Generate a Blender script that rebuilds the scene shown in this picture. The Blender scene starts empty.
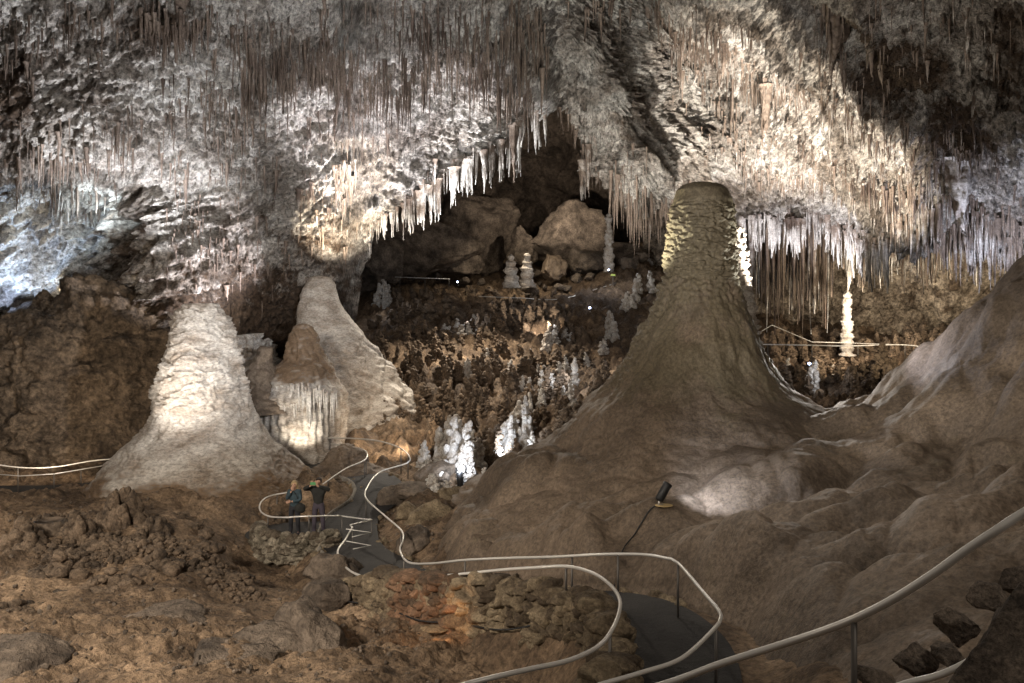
import bpy, math, random
import numpy as np
from mathutils import Vector

random.seed(7)
rng = np.random.default_rng(7)
F = 800.0            # focal length in pixels, the camera looks level along +Y, horizon on image row 300
HX, HY = 512.0, 300.0
scene = bpy.context.scene
COL = scene.collection

def at(px, py, d):
    return np.array([(px - HX) * d / F, d, (HY - py) * d / F])
def atz(px, z, d):
    return np.array([(px - HX) * d / F, d, z])

# ------------------------------------------------------------------ noise
def _hash(ix, iy, iz, s):
    h = (ix * 374761393 + iy * 668265263 + iz * 2147483647 * 3 + iz * 1274126177 + s * 974634777) & 0xFFFFFFFF
    h = ((h ^ (h >> 13)) * 1103515245) & 0xFFFFFFFF
    h = ((h ^ (h >> 15)) * 2246822519) & 0xFFFFFFFF
    return h ^ (h >> 16)
_G = np.array([[1,1,0],[-1,1,0],[1,-1,0],[-1,-1,0],[1,0,1],[-1,0,1],[1,0,-1],[-1,0,-1],
               [0,1,1],[0,-1,1],[0,1,-1],[0,-1,-1],[1,1,0],[-1,1,0],[0,-1,1],[0,-1,-1]], dtype=np.float32)
def perlin(P, scale=1.0, seed=0):
    """gradient noise, about -1..1; scale is the size of a cell in metres (number or triple)"""
    shp = P.shape[:-1]
    Q = (P.reshape(-1, 3) / np.array(scale, dtype=float)) + 37.3
    I = np.floor(Q).astype(np.int64); f = (Q - I).astype(np.float32)
    u = f * f * f * (f * (f * 6 - 15) + 10)
    def c(dx, dy, dz):
        g = _G[(_hash(I[:,0]+dx, I[:,1]+dy, I[:,2]+dz, seed) & 15)]
        return g[:,0]*(f[:,0]-dx) + g[:,1]*(f[:,1]-dy) + g[:,2]*(f[:,2]-dz)
    def l(a, b, t): return a + (b - a) * t
    x00 = l(c(0,0,0), c(1,0,0), u[:,0]); x10 = l(c(0,1,0), c(1,1,0), u[:,0])
    x01 = l(c(0,0,1), c(1,0,1), u[:,0]); x11 = l(c(0,1,1), c(1,1,1), u[:,0])
    return l(l(x00, x10, u[:,1]), l(x01, x11, u[:,1]), u[:,2]).reshape(shp) * 1.3
def fbm(P, scale, octs=4, seed=0, gain=.5):
    s = np.array(scale, dtype=float); a = 1.; r = 0.
    for i in range(octs):
        r = r + a * perlin(P, s, seed + i * 17); s = s / 2.03; a *= gain
    return r
def billow(P, scale, octs=3, seed=0, gain=.5):      # round pillows parted by creases
    s = np.array(scale, dtype=float); a = 1.; r = 0.
    for i in range(octs):
        r = r + a * (np.minimum(np.abs(perlin(P, s, seed + i * 17)) * 2.2, 1) - .5); s = s / 2.1; a *= gain
    return r
def ridged(P, scale, octs=3, seed=0, gain=.5):
    s = np.array(scale, dtype=float); a = 1.; r = 0.
    for i in range(octs):
        r = r + a * (1 - np.abs(perlin(P, s, seed + i * 17)) * 2); s = s / 2.1; a *= gain
    return r
def cells(P, scale, seed=0):
    """distance to the nearest of scattered points, 0 at the point, about 1 between points"""
    shp = P.shape[:-1]
    Q = P.reshape(-1, 3) / np.array(scale, dtype=float) + 51.7
    I = np.floor(Q).astype(np.int64); best = np.full(len(Q), 9.)
    for dx in (-1,0,1):
        for dy in (-1,0,1):
            for dz in (-1,0,1):
                a, b, c = I[:,0]+dx, I[:,1]+dy, I[:,2]+dz
                h = _hash(a, b, c, seed)
                jx = (h & 255)/255.; jy = ((h >> 8) & 255)/255.; jz = ((h >> 16) & 255)/255.
                best = np.minimum(best, (a+jx-Q[:,0])**2 + (b+jy-Q[:,1])**2 + (c+jz-Q[:,2])**2)
    return np.sqrt(best).reshape(shp)
def sstep(a, b, x):
    t = np.clip((x - a) / (b - a), 0, 1); return t * t * (3 - 2 * t)

class RBF:
    def __init__(s, X, v, c=.25):
        s.X = np.array(X, float); s.c = c; n, m = s.X.shape
        K = np.zeros((n + m + 1,) * 2)
        K[:n,:n] = s.k(s.X); K[:n,n] = 1; K[n,:n] = 1; K[:n,n+1:] = s.X; K[n+1:,:n] = s.X.T
        s.w = np.linalg.solve(K, np.concatenate([np.array(v, float), np.zeros(m + 1)]))
    def k(s, Q):
        return -np.sqrt(((Q[:,None,:] - s.X[None]) ** 2).sum(-1) + s.c ** 2)
    def __call__(s, Q):
        shp = Q.shape[:-1]; Q = Q.reshape(-1, Q.shape[-1]); out = np.empty(len(Q)); n = len(s.X)
        for i in range(0, len(Q), 60000):
            q = Q[i:i+60000]; out[i:i+60000] = s.k(q) @ s.w[:n] + s.w[n] + q @ s.w[n+1:]
        return out.reshape(shp)

# ------------------------------------------------------------------ mesh helpers
def link(o, parent=None, label=None, cat=None, group=None, kind=None):
    COL.objects.link(o)
    if parent is not None: o.parent = parent
    tag(o, label, cat, group, kind); return o
def tag(o, label=None, cat=None, group=None, kind=None):
    if label: o['label'] = label
    if cat: o['category'] = cat
    if group: o['group'] = group
    if kind: o['kind'] = kind
def mesh_np(name, V, quads=None, tris=None, smooth=True, attrs=None):
    me = bpy.data.meshes.new(name)
    V = np.ascontiguousarray(V.reshape(-1, 3), dtype=np.float32)
    loops = []; starts = []; tot = 0
    if quads is not None and len(quads):
        q = np.asarray(quads, dtype=np.int32); loops.append(q.ravel()); starts.append(np.arange(len(q)) * 4); tot = len(q) * 4
    if tris is not None and len(tris):
        t = np.asarray(tris, dtype=np.int32); loops.append(t.ravel()); starts.append(tot + np.arange(len(t)) * 3)
    L = np.concatenate(loops).astype(np.int32); S = np.concatenate(starts).astype(np.int32)
    me.vertices.add(len(V)); me.vertices.foreach_set('co', V.ravel())
    me.loops.add(len(L)); me.loops.foreach_set('vertex_index', L)
    me.polygons.add(len(S)); me.polygons.foreach_set('loop_start', S)
    me.update(calc_edges=True); me.validate()
    me.polygons.foreach_set('use_smooth', np.full(len(me.polygons), smooth))
    for k, a in (attrs or {}).items():
        at_ = me.attributes.new(k, 'FLOAT', 'POINT'); at_.data.foreach_set('value', np.ascontiguousarray(a.ravel(), dtype=np.float32))
    return me
def grid_quads(H, W, wrap=False, off=0):
    i = np.arange(H - 1)[:,None] * W; j = np.arange(W if wrap else W - 1)[None]
    j2 = (j + 1) % W
    return (np.stack([i + j, i + j2, i + W + j2, i + W + j], -1).reshape(-1, 4) + off)
def obj(name, me, mats, parent=None, label=None, cat=None, group=None, kind=None, loc=None):
    o = bpy.data.objects.new(name, me)
    for m in (mats if isinstance(mats, (list, tuple)) else [mats]): me.materials.append(m)
    if loc is not None: o.location = loc
    return link(o, parent, label, cat, group, kind)
def empty(name, loc, label, cat, group=None):
    o = bpy.data.objects.new(name, None); o.location = [float(v) for v in loc]; o.empty_display_size = .2
    return link(o, None, label, cat, group)
def sheet(name, P, mat, attrs=None, **kw):
    me = mesh_np(name, P, grid_quads(P.shape[0], P.shape[1]), attrs=attrs); return obj(name, me, mat, **kw)
def normals(P):
    a = np.gradient(P, axis=0); b = np.gradient(P, axis=1); n = np.cross(a, b)
    n /= np.linalg.norm(n, axis=-1, keepdims=True) + 1e-9
    s = np.sign((n * -P).sum(-1, keepdims=True)); s[s == 0] = 1
    return n * s                                  # towards the hollow of the cave
def merge(parts):
    Vs, Q, T, o = [], [], [], 0
    for V, q, t in parts:
        Vs.append(V); 
        if q is not None and len(q): Q.append(np.asarray(q) + o)
        if t is not None and len(t): T.append(np.asarray(t) + o)
        o += len(V)
    return np.concatenate(Vs), (np.concatenate(Q) if Q else None), (np.concatenate(T) if T else None)
def catmull(pts, step=.15):
    P = np.array(pts, float); P = np.vstack([2*P[0]-P[1], P, 2*P[-1]-P[-2]]); out = []
    for i in range(1, len(P) - 2):
        p0, p1, p2, p3 = P[i-1:i+3]; n = max(2, int(np.linalg.norm(p2[:3]-p1[:3]) / step))
        for k in range(n):
            t = k / n
            out.append(.5*((2*p1)+(-p0+p2)*t+(2*p0-5*p1+4*p2-p3)*t*t+(-p0+3*p1-3*p2+p3)*t**3))
    out.append(P[-2]); return np.array(out)
def tube(path, r, n=8, caps=True):
    P = np.array(path, float); T = np.gradient(P, axis=0); T /= np.linalg.norm(T, axis=1, keepdims=True) + 1e-9
    r = np.broadcast_to(np.array(r, float), (len(P),))
    up = np.tile([0, 0, 1.], (len(P), 1)); up[np.abs(T[:,2]) > .9] = [0, 1., 0]
    A = np.cross(T, up); A /= np.linalg.norm(A, axis=1, keepdims=True) + 1e-9; B = np.cross(A, T)
    a = np.arange(n) * 2 * math.pi / n
    V = P[:,None] + r[:,None,None] * (A[:,None] * np.cos(a)[None,:,None] + B[:,None] * np.sin(a)[None,:,None])
    V = V.reshape(-1, 3); q = grid_quads(len(P), n, True); m = len(V)
    V = np.vstack([V, P[:1], P[-1:]]); j = np.arange(n); j2 = (j + 1) % n
    t = np.vstack([np.stack([np.full(n, m), j2, j], 1), np.stack([np.full(n, m+1), m-n+j, m-n+j2], 1)])
    return V, q, t
_ICO = {}
def ico(sub):
    if sub not in _ICO:
        import bmesh
        bm = bmesh.new(); bmesh.ops.create_icosphere(bm, subdivisions=sub, radius=1)
        _ICO[sub] = (np.array([v.co[:] for v in bm.verts]), np.array([[v.index for v in f.verts] for f in bm.faces])); bm.free()
    V, T = _ICO[sub]; return V.copy(), T
def boulder(size, sub=4, cuts=9, seed=0, rough=.06):
    r = np.random.default_rng(seed); V, T = ico(sub)
    for _ in range(cuts):
        n = r.normal(size=3); n /= np.linalg.norm(n); d = r.uniform(.5, .85)
        V -= np.maximum(0, V @ n - d)[:,None] * n
    V *= 1.25
    V *= (1 + rough * 1.3 * fbm(V + seed * 3.1, .7, 4, seed, .6))[:,None]
    return V * np.array(size), T

# ------------------------------------------------------------------ materials
def _nt(name):
    m = bpy.data.materials.new(name); m.use_nodes = True; nt = m.node_tree
    return m, nt, nt.nodes['Principled BSDF']
def rock(name, pale, dark, scale=.6, rough=.85, bump=.5, bscale=12., streak=None, stain=None, stain_amt=1., lo=.38, hi=.62, fine=.03, tone=None, grit=.8, gamt=.5):
    """limestone: two tones mixed by noise in world space, an optional third tone driven by the vertex attribute 'stain'"""
    m, nt, bs = _nt(name); N = nt.nodes; L = nt.links
    tc = N.new('ShaderNodeNewGeometry'); mp = N.new('ShaderNodeMapping'); L.new(tc.outputs['Position'], mp.inputs[0])
    if streak: mp.inputs['Scale'].default_value = streak
    n1 = N.new('ShaderNodeTexNoise'); n1.inputs['Scale'].default_value = scale; n1.inputs['Detail'].default_value = 9; n1.inputs['Roughness'].default_value = .68
    L.new(mp.outputs[0], n1.inputs['Vector'])
    cr = N.new('ShaderNodeValToRGB'); cr.color_ramp.elements[0].position = lo; cr.color_ramp.elements[1].position = hi
    cr.color_ramp.elements[0].color = (*dark, 1); cr.color_ramp.elements[1].color = (*pale, 1)
    if tone:
        e = cr.color_ramp.elements.new((lo + hi) / 2); e.color = (*tone, 1)
    L.new(n1.outputs['Fac'], cr.inputs[0]); out = cr.outputs[0]
    if stain:
        a = N.new('ShaderNodeAttribute'); a.attribute_name = 'stain'
        n3 = N.new('ShaderNodeTexNoise'); n3.inputs['Scale'].default_value = scale * 2.5; n3.inputs['Detail'].default_value = 8; n3.inputs['Roughness'].default_value = .7
        L.new(mp.outputs[0], n3.inputs['Vector'])
        ad = N.new('ShaderNodeMath'); ad.operation = 'MULTIPLY_ADD'; ad.inputs[1].default_value = 2.2; ad.inputs[2].default_value = -1.1
        L.new(n3.outputs['Fac'], ad.inputs[0])
        sm = N.new('ShaderNodeMath'); sm.operation = 'ADD'; L.new(ad.outputs[0], sm.inputs[0]); L.new(a.outputs['Fac'], sm.inputs[1])
        mr = N.new('ShaderNodeMapRange'); mr.inputs[1].default_value = .3; mr.inputs[2].default_value = .7; mr.inputs[4].default_value = stain_amt; L.new(sm.outputs[0], mr.inputs[0])
        mx = N.new('ShaderNodeMix'); mx.data_type = 'RGBA'; L.new(mr.outputs[0], mx.inputs[0]); L.new(out, mx.inputs[6]); mx.inputs[7].default_value = (*stain, 1); out = mx.outputs[2]
    g1 = N.new('ShaderNodeTexNoise'); g1.inputs['Scale'].default_value = bscale * grit; g1.inputs['Detail'].default_value = 6; g1.inputs['Roughness'].default_value = .75
    L.new(mp.outputs[0], g1.inputs['Vector']); gr = N.new('ShaderNodeMapRange'); gr.inputs[1].default_value = .34; gr.inputs[2].default_value = .66; gr.inputs[3].default_value = 1 - gamt; gr.inputs[4].default_value = 1 + gamt * .8
    L.new(g1.outputs['Fac'], gr.inputs[0]); mg = N.new('ShaderNodeVectorMath'); mg.operation = 'SCALE'; L.new(out, mg.inputs[0]); L.new(gr.outputs[0], mg.inputs['Scale']); out = mg.outputs[0]
    L.new(out, bs.inputs['Base Color']); bs.inputs['Roughness'].default_value = rough; bs.inputs['Specular IOR Level'].default_value = .3
    n2 = N.new('ShaderNodeTexNoise'); n2.inputs['Scale'].default_value = bscale; n2.inputs['Detail'].default_value = 5; n2.inputs['Roughness'].default_value = .65
    L.new(mp.outputs[0], n2.inputs['Vector'])
    n4 = N.new('ShaderNodeTexNoise'); n4.inputs['Scale'].default_value = bscale / 5; n4.inputs['Detail'].default_value = 6; n4.inputs['Roughness'].default_value = .7
    L.new(mp.outputs[0], n4.inputs['Vector'])
    b0 = N.new('ShaderNodeBump'); b0.inputs['Strength'].default_value = bump * .8; b0.inputs['Distance'].default_value = fine * 8; L.new(n4.outputs['Fac'], b0.inputs['Height'])
    b = N.new('ShaderNodeBump'); b.inputs['Strength'].default_value = bump; b.inputs['Distance'].default_value = fine; L.new(n2.outputs['Fac'], b.inputs['Height']); L.new(b0.outputs[0], b.inputs['Normal'])
    L.new(b.outputs[0], bs.inputs['Normal'])
    return m
def plain(name, col, rough=.6, metal=0., emit=None, es=1., noise=None):
    m, nt, bs = _nt(name); bs.inputs['Base Color'].default_value = (*col, 1); bs.inputs['Roughness'].default_value = rough; bs.inputs['Metallic'].default_value = metal
    if emit: bs.inputs['Emission Color'].default_value = (*emit, 1); bs.inputs['Emission Strength'].default_value = es
    if noise:
        N = nt.nodes; n = N.new('ShaderNodeTexNoise'); n.inputs['Scale'].default_value = noise; n.inputs['Detail'].default_value = 6
        g = N.new('ShaderNodeNewGeometry'); nt.links.new(g.outputs['Position'], n.inputs['Vector'])
        cr = N.new('ShaderNodeValToRGB'); cr.color_ramp.elements[0].color = (*[c * .55 for c in col], 1); cr.color_ramp.elements[1].color = (*[min(1, c * 1.4) for c in col], 1)
        cr.color_ramp.elements[0].position = .3; cr.color_ramp.elements[1].position = .7
        nt.links.new(n.outputs['Fac'], cr.inputs[0]); nt.links.new(cr.outputs[0], bs.inputs['Base Color'])
        b = N.new('ShaderNodeBump'); b.inputs['Strength'].default_value = .4; b.inputs['Distance'].default_value = .02; nt.links.new(n.outputs['Fac'], b.inputs['Height']); nt.links.new(b.outputs[0], bs.inputs['Normal'])
    return m
BROWN = (.085, .052, .032)
M_ceil = rock('limestone_ceiling', (.54,.505,.46), (.16,.13,.105), .45, bump=1., bscale=6, gamt=.8, stain=(.075,.05,.033), lo=.36, hi=.58, tone=(.36,.32,.28), fine=.12)
M_wall = rock('brown_wall_rock', (.24,.18,.125), (.05,.037,.026), .5, bump=.9, bscale=5, lo=.35, hi=.68, fine=.12, gamt=.6)
M_buff = rock('buff_wall_rock', (.40,.33,.25), (.08,.055,.035), .5, bump=.9, bscale=5, lo=.38, hi=.62, fine=.12, gamt=.7)
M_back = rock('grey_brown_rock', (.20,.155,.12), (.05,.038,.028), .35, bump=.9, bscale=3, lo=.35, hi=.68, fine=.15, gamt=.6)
M_ground = rock('cave_earth', (.34,.24,.155), (.085,.057,.036), .7, bump=1., bscale=11, stain=(.07,.046,.029), stain_amt=.8, lo=.36, hi=.66, tone=(.20,.138,.087), fine=.04, gamt=.6)
M_flow = rock('brown_flowstone', (.205,.155,.112), (.068,.05,.035), .34, bump=.55, bscale=16, streak=(1,1,.8), rough=.68, lo=.35, hi=.66, stain=(.10,.082,.05), stain_amt=.75, fine=.02)
M_pale = rock('pale_flowstone', (.50,.46,.41), (.25,.20,.155), .8, bump=.6, bscale=10, streak=(1,1,2.2), rough=.6, lo=.34, hi=.6, fine=.035, stain=(.17,.115,.072))
M_coral = rock('brown_coral_stone', (.19,.138,.095), (.055,.04,.028), 1.6, bump=.9, bscale=16, fine=.03)
M_white = rock('pale_lit_coral_stone', (.62,.60,.57), (.35,.30,.25), 3., bump=.8, bscale=22, fine=.03)  # naturally pale stone, with bright lamp light also put into its colour
M_bould = rock('boulder_rock', (.19,.15,.115), (.06,.046,.035), .9, bump=.9, bscale=8, fine=.05)
M_near = rock('near_rock', (.17,.135,.105), (.045,.034,.026), 4., bump=1., bscale=40, fine=.015)
M_rubble = rock('rubble_stone', (.33,.26,.17), (.11,.08,.05), 2.2, bump=.9, bscale=24, fine=.03, stain=(.09,.066,.045), stain_amt=.8)
M_red_glow = rock('red_glow_stone', (.30,.18,.11), (.14,.08,.048), 2.2, bump=.9, bscale=24, fine=.03, stain=(.09,.066,.045), stain_amt=.8)  # wall stones by the red lamp, its glow painted into their colour
M_plat = rock('grey_rubble_stone', (.40,.35,.27), (.10,.085,.06), 2.2, bump=.9, bscale=24, fine=.03, stain=(.09,.066,.045), stain_amt=.8)
M_tite = rock('stalactite_brown', (.25,.195,.155), (.072,.05,.038), .25, bump=.3, bscale=14, rough=.6, lo=.38, hi=.6, stain=(.60,.57,.53), stain_amt=1., fine=.02)
M_path = rock('asphalt', (.034,.032,.031), (.016,.015,.015), 1.1, rough=.75, bump=.6, bscale=45, fine=.008, gamt=.5, lo=.35, hi=.65)
M_kerb = plain('kerb_concrete', (.22,.20,.17), .9, noise=14)
M_steel = plain('brushed_steel', (.72,.70,.66), .38, .45)
M_post = plain('dark_steel', (.12,.11,.10), .5, .6)
M_black = plain('black_rubber', (.012,.012,.013), .5)
M_tan = plain('tan_plate', (.45,.33,.16), .6)

# ------------------------------------------------------------------ path (centre line, then the ground is levelled along it)
PATH = np.array([atz(225,-6.9,43), atz(270,-6.95,38.5), atz(325,-6.95,33.5), at(372,479,30), at(378,498,27.8), at(352,520,26), at(352,548,23.3),
        atz(384,-6.95,20.6), atz(430,-6.6,17.8), atz(500,-6.05,15.9), atz(570,-5.45,14.4), atz(632,-5.05,12.9), atz(668,-4.93,11.4), atz(668,-4.9,10.0),
        atz(620,-4.85,8.9), atz(500,-4.7,7.6), atz(330,-4.5,6.4), atz(0,-4.2,4.6)])
PC = catmull(PATH, .3)
PLAT_C = at(303, 531, 25.2); PLAT_Z = -7.34; PLAT_R = (1.75, 1.25)
LEFTP = np.array([atz(-120,-7.9,33), atz(0,-7.9,33), atz(60,-7.95,33.5), atz(130,-7.9,35), atz(200,-7.4,39.5), atz(240,-6.9,42.5)])
LC = catmull(LEFTP, .4)
def near_path(xy, C, w):
    """distance from the path's edge and the path's height there"""
    best = np.full(len(xy), 1e9); z = np.zeros(len(xy))
    for i in range(len(C) - 1):
        a, b = C[i], C[i+1]; ab = b[:2]-a[:2]; t = np.clip(((xy-a[:2]) @ ab) / (ab @ ab + 1e-9), 0, 1)
        d = np.hypot(xy[:,0]-a[0]-ab[0]*t, xy[:,1]-a[1]-ab[1]*t); k = d < best
        best[k] = d[k]; z[k] = (a[2] + (b[2]-a[2]) * t)[k]
    return best - w / 2, z
PW = 1.75

# ------------------------------------------------------------------ ground
G = [(-150,683,12),(0,683,12),(150,683,11.6),(300,683,11.4),(420,683,12),(520,683,12.5),(480,660,13.6),(430,640,15.2),(350,620,18.2),(300,600,19.8),(200,600,17.6),
     (100,600,16.8),(0,600,16.8),(-150,600,16.5),(0,520,22.5),(100,520,23),(200,540,22.3),(240,520,25.5),(250,574,22.8),(300,588,22.2),(335,592,21.6),(60,500,29),(0,492,32),(-150,492,32),(100,490,34),
     (200,480,36),(270,455,37.5),(290,470,33),(330,464,33.5),(390,478,30.5),(425,500,27),(430,540,23),(440,480,32),(500,450,38),(420,400,45),(360,400,46),(330,420,41),(550,400,45),(600,360,55),(450,330,62),
     (380,345,58),(420,300,76),(550,300,76),(550,290,88),(450,288,88),(640,280,76),(330,330,70),(800,392,50),(900,384,50),(1000,384,50),(770,348,62),(900,346,62),(1050,346,62),(650,420,36),(750,420,36),
     (300,760,7.5),(700,760,7),(850,757,5.6),(1000,757,4.4),(512,1100,2.2),(100,1100,2.5),(900,1100,2.2),(-200,900,6),(0,470,44),(200,440,46),(-150,470,46),(600,300,110),(800,300,100),(500,262,104),(400,262,104),(620,262,104)]
Gp = np.array([at(*g) for g in G])
gx = lambda X, Y: np.stack([X / Y * 8, np.log(Y) * 5], -1)
g_fit = RBF(gx(Gp[:,0], Gp[:,1]), Gp[:,2], .4)
def forest_mask(X, Y):
    px = X / Y * F + HX
    return sstep(31, 36, Y) * sstep(360, 410, px + (Y - 30) * .8) 
def ground_z(X, Y, detail=True):
    Z = g_fit(gx(X, Y)); P = np.stack([X, Y, Z * 0], -1); px = X / Y * F + HX
    sc = sstep(2, 30, Y)
    amp = .35 + .65 * sstep(-.2, .5, perlin(P, 7, 5))                 # rough and smooth stretches
    amp = np.maximum(amp, forest_mask(X, Y) * 1.5)
    amp = amp * (1 - .7 * np.exp(-((px - 235) / 60) ** 2 - ((Y - 27) / 4.5) ** 2))
    Z = Z + fbm(P, 6, 3, 3) * .35 * sc
    if detail:
        Z = Z + (ridged(P, .45, 3, 13, .6) * .05 + billow(P, .62, 3, 14, .6) * .10) * (.4 + .6 * amp) * sc
        Z = Z + (billow(P, 1.5, 4, 11, .55) * .42 + ridged(P, 2.6, 4, 8, .55) * .16) * amp * (.25 + .75 * sc)
        pop = sstep(.05, .45, perlin(P, 4.2, 61) + .25 * forest_mask(X, Y))
        Z = Z + pop * (.42 - .5 * cells(P, .38, 9)) * .62 * sc * (1 - .8 * np.exp(-((px - 235) / 60) ** 2 - ((Y - 27) / 4.5) ** 2))
    sh = Z.shape; xy = np.stack([X.ravel(), Y.ravel()], -1); Z = Z.ravel()
    for C, w in ((PC, PW), (LC, 1.9)):
        d, z = near_path(xy, C, w); k = 1 - sstep(.12, .95, d); Z = Z * (1 - k) + (z - .05) * k
    e = np.hypot((xy[:,0] - PLAT_C[0]) / PLAT_R[0], (xy[:,1] - PLAT_C[1]) / PLAT_R[1]); k = 1 - sstep(1.0, 1.35, e)
    Z = Z * (1 - k) + (PLAT_Z - .05) * k
    return Z.reshape(sh)
pxs = np.arange(-170, 1195, 2.4); ds = np.exp(np.arange(math.log(2.0), math.log(112), .0052))
Dg, Xg = np.meshgrid(ds, (pxs - HX) / F, indexing='ij'); Xg = Xg * Dg
Zg = ground_z(Xg, Dg)
Pg = np.stack([Xg, Dg, Zg], -1)
stain = np.clip(perlin(Pg, 3.0, 77) * .5 + .1 + .45 * forest_mask(Xg, Dg), 0, 1)
sheet('cave_ground', Pg, M_ground, {'stain': stain}, kind='structure')
def gz(x, y): 
    i = np.clip(np.searchsorted(ds, y), 1, len(ds) - 1); j = int(np.clip(round(((x / y * F + HX) - pxs[0]) / 2.4), 0, len(pxs) - 1)); return float(Zg[i, j])

def ribbon(name, C, w, mat, lift=.03, off=0., kind='structure', n=9, thick=0):
    P = C.copy(); T = np.gradient(P[:,:2], axis=0); T /= np.linalg.norm(T, axis=1, keepdims=True); N_ = np.stack([T[:,1], -T[:,0]], 1)
    s = np.linspace(-w/2, w/2, n) + off
    wob = (perlin(P * 1.0, 1.1, 3) * .06)[:,None]
    V = np.concatenate([P[:,None,:2] + N_[:,None] * (s[None,:,None] * (1 + wob[...,None] * .5)), np.broadcast_to((P[:,2] + lift)[:,None,None], (len(P), n, 1))], -1)
    if thick: V[:, 0, 2] -= thick; V[:, -1, 2] -= thick
    return sheet(name, V, mat, kind=kind)
ribbon('footpath', PC, PW, M_path, .03)
ribbon('footpath', LC, 1.9, M_path, .03)
seg = PC[(PC[:,1] > 22.5) & (PC[:,1] < 34)]
ribbon('path_kerb', seg, .16, M_kerb, .10, PW/2 + .02, n=4, thick=.14)
a = np.linspace(0, 2*math.pi, 64); rr = np.linspace(0, 1.02, 12)
V = np.stack([PLAT_C[0] + np.outer(rr, np.cos(a)) * PLAT_R[0], PLAT_C[1] + np.outer(rr, np.sin(a)) * PLAT_R[1], np.full((12, 64), PLAT_Z + .012)], -1)
sheet('viewing_terrace', V, M_path, kind='structure')

# ------------------------------------------------------------------ ceiling and walls
CD = [(-300,-150,30),(0,-150,28),(300,-150,26),(600,-150,24),(900,-150,20),(1250,-150,18),(-200,0,34),
 (0,0,34),(200,0,33),(400,0,32),(540,0,31),(640,0,36),(800,0,28),(1000,0,22),(1150,0,20),(-200,100,38),
 (0,100,39),(100,60,36),(100,130,38),(200,100,38),(330,100,40),(450,80,42),(560,50,33),(600,100,34.5),(675,60,43),(700,110,44),(780,110,40),(880,80,28),(1000,100,26),(1150,100,24),
 (0,200,45),(100,200,45),(200,200,42),(300,180,42),(360,200,44),(385,150,44),(450,150,46.5),(530,100,48),(590,150,44),(640,170,38),(660,215,44),(740,180,45),(860,170,37),(960,200,31),(1024,180,29),(1150,200,27),
 (0,300,47),(100,290,47),(170,250,41),(180,320,42),(240,330,46),(300,270,43),(345,260,44),(0,480,48),(200,480,47),(300,400,46),(700,225,46),(850,225,43),(1000,240,33),(-200,480,47),(-200,300,45)]
c_fit = RBF(np.array([(a/100, b/100) for a,b,_ in CD]), [c for *_,c in CD], .2)
bx = [-250,170,300,335,360,374,390,410,440,470,500,530,556,580,600,620,650,690,740,850,1000,1250]
by = [500,500,480,430,275,240,215,196,182,158,140,116,110,124,160,192,216,222,222,228,236,250]
cpx = np.arange(-200, 1230, 1.5); TOP = -230.
B = np.interp(cpx, bx, by) + 5 * perlin(np.stack([cpx, cpx*0, cpx*0], -1), 13., 4) + 7 * perlin(np.stack([cpx, cpx*0, cpx*0], -1), 41., 5)
nv = 500; t = np.linspace(0, 1, nv) ** .9
PX = np.broadcast_to(cpx, (nv, len(cpx))); PY = TOP + (B[None] - TOP) * t[:,None]
Dc = c_fit(np.stack([PX, PY], -1) / 100)
Pc = np.stack([(PX - HX) * Dc / F, Dc, (HY - PY) * Dc / F], -1)
Nc = normals(Pc); Nc = Nc * .75 + np.array([0, -.45, -.35]); Nc /= np.linalg.norm(Nc, axis=-1, keepdims=True)
# diagonal terraces: noise stretched along the lie of the beds
def rot(P, ang):
    c, s = math.cos(ang), math.sin(ang); return np.stack([P[...,0]*c + P[...,2]*s, P[...,1], -P[...,0]*s + P[...,2]*c], -1)
side = sstep(560, 700, PX)[..., None]
Pr = rot(Pc, -.45) * (1 - side) * 0 + (rot(Pc, .45) * (1 - side) + rot(Pc, -.55) * side)
big = fbm(Pc, (7, 9, 5), 2, 21) * 1.1
ter = ridged(Pr, (6.5, 4, 2.0), 3, 31, .5) * .45
fine = billow(Pr, (1.7, 1.1, .8), 4, 41, .55) * .36 + ridged(Pc, (.9, .9, .7), 3, 51, .65) * .24 + billow(Pc, (.42,.42,.36), 3, 55, .65) * .19
lw = (1 - sstep(120, 210, PX)) * sstep(150, 230, PY)                 # honeycombed wall at the left
holes = cells(Pc, (1.5, 1.5, .9), 14)
disp = big + ter + fine + lw * ((.5 - 1.1 * holes) * 2.2 + (.45 - cells(Pc, (.6,.6,.4), 15)) * .8)
# shelving coral texture lower left
Pc2 = Pc + Nc * disp[..., None]
Pc2[..., 2] = np.where(Pc2[..., 2] > 40, 40, Pc2[..., 2])
edge = Pc2[-1]; nb = 6; back = []
for k in range(1, nb + 1):
    q = edge.copy(); q[:,1] += 1.6 * k; q[:,0] *= q[:,1] / edge[:,1]; q[:,2] = edge[:,2] * q[:,1] / edge[:,1] + .5 * k; back.append(q)
Pfull = np.concatenate([Pc2, np.stack(back)])
def blobs(px, py, L):
    s = np.zeros_like(px)
    for x, y, rx, ry, a in L: s = np.maximum(s, a * np.exp(-((px-x)/rx)**2 - ((py-y)/ry)**2)) if a > 0 else s
    for x, y, rx, ry, a in L:
        if a < 0: s = s + a * np.exp(-((px-x)/rx)**2 - ((py-y)/ry)**2)
    return s
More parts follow.
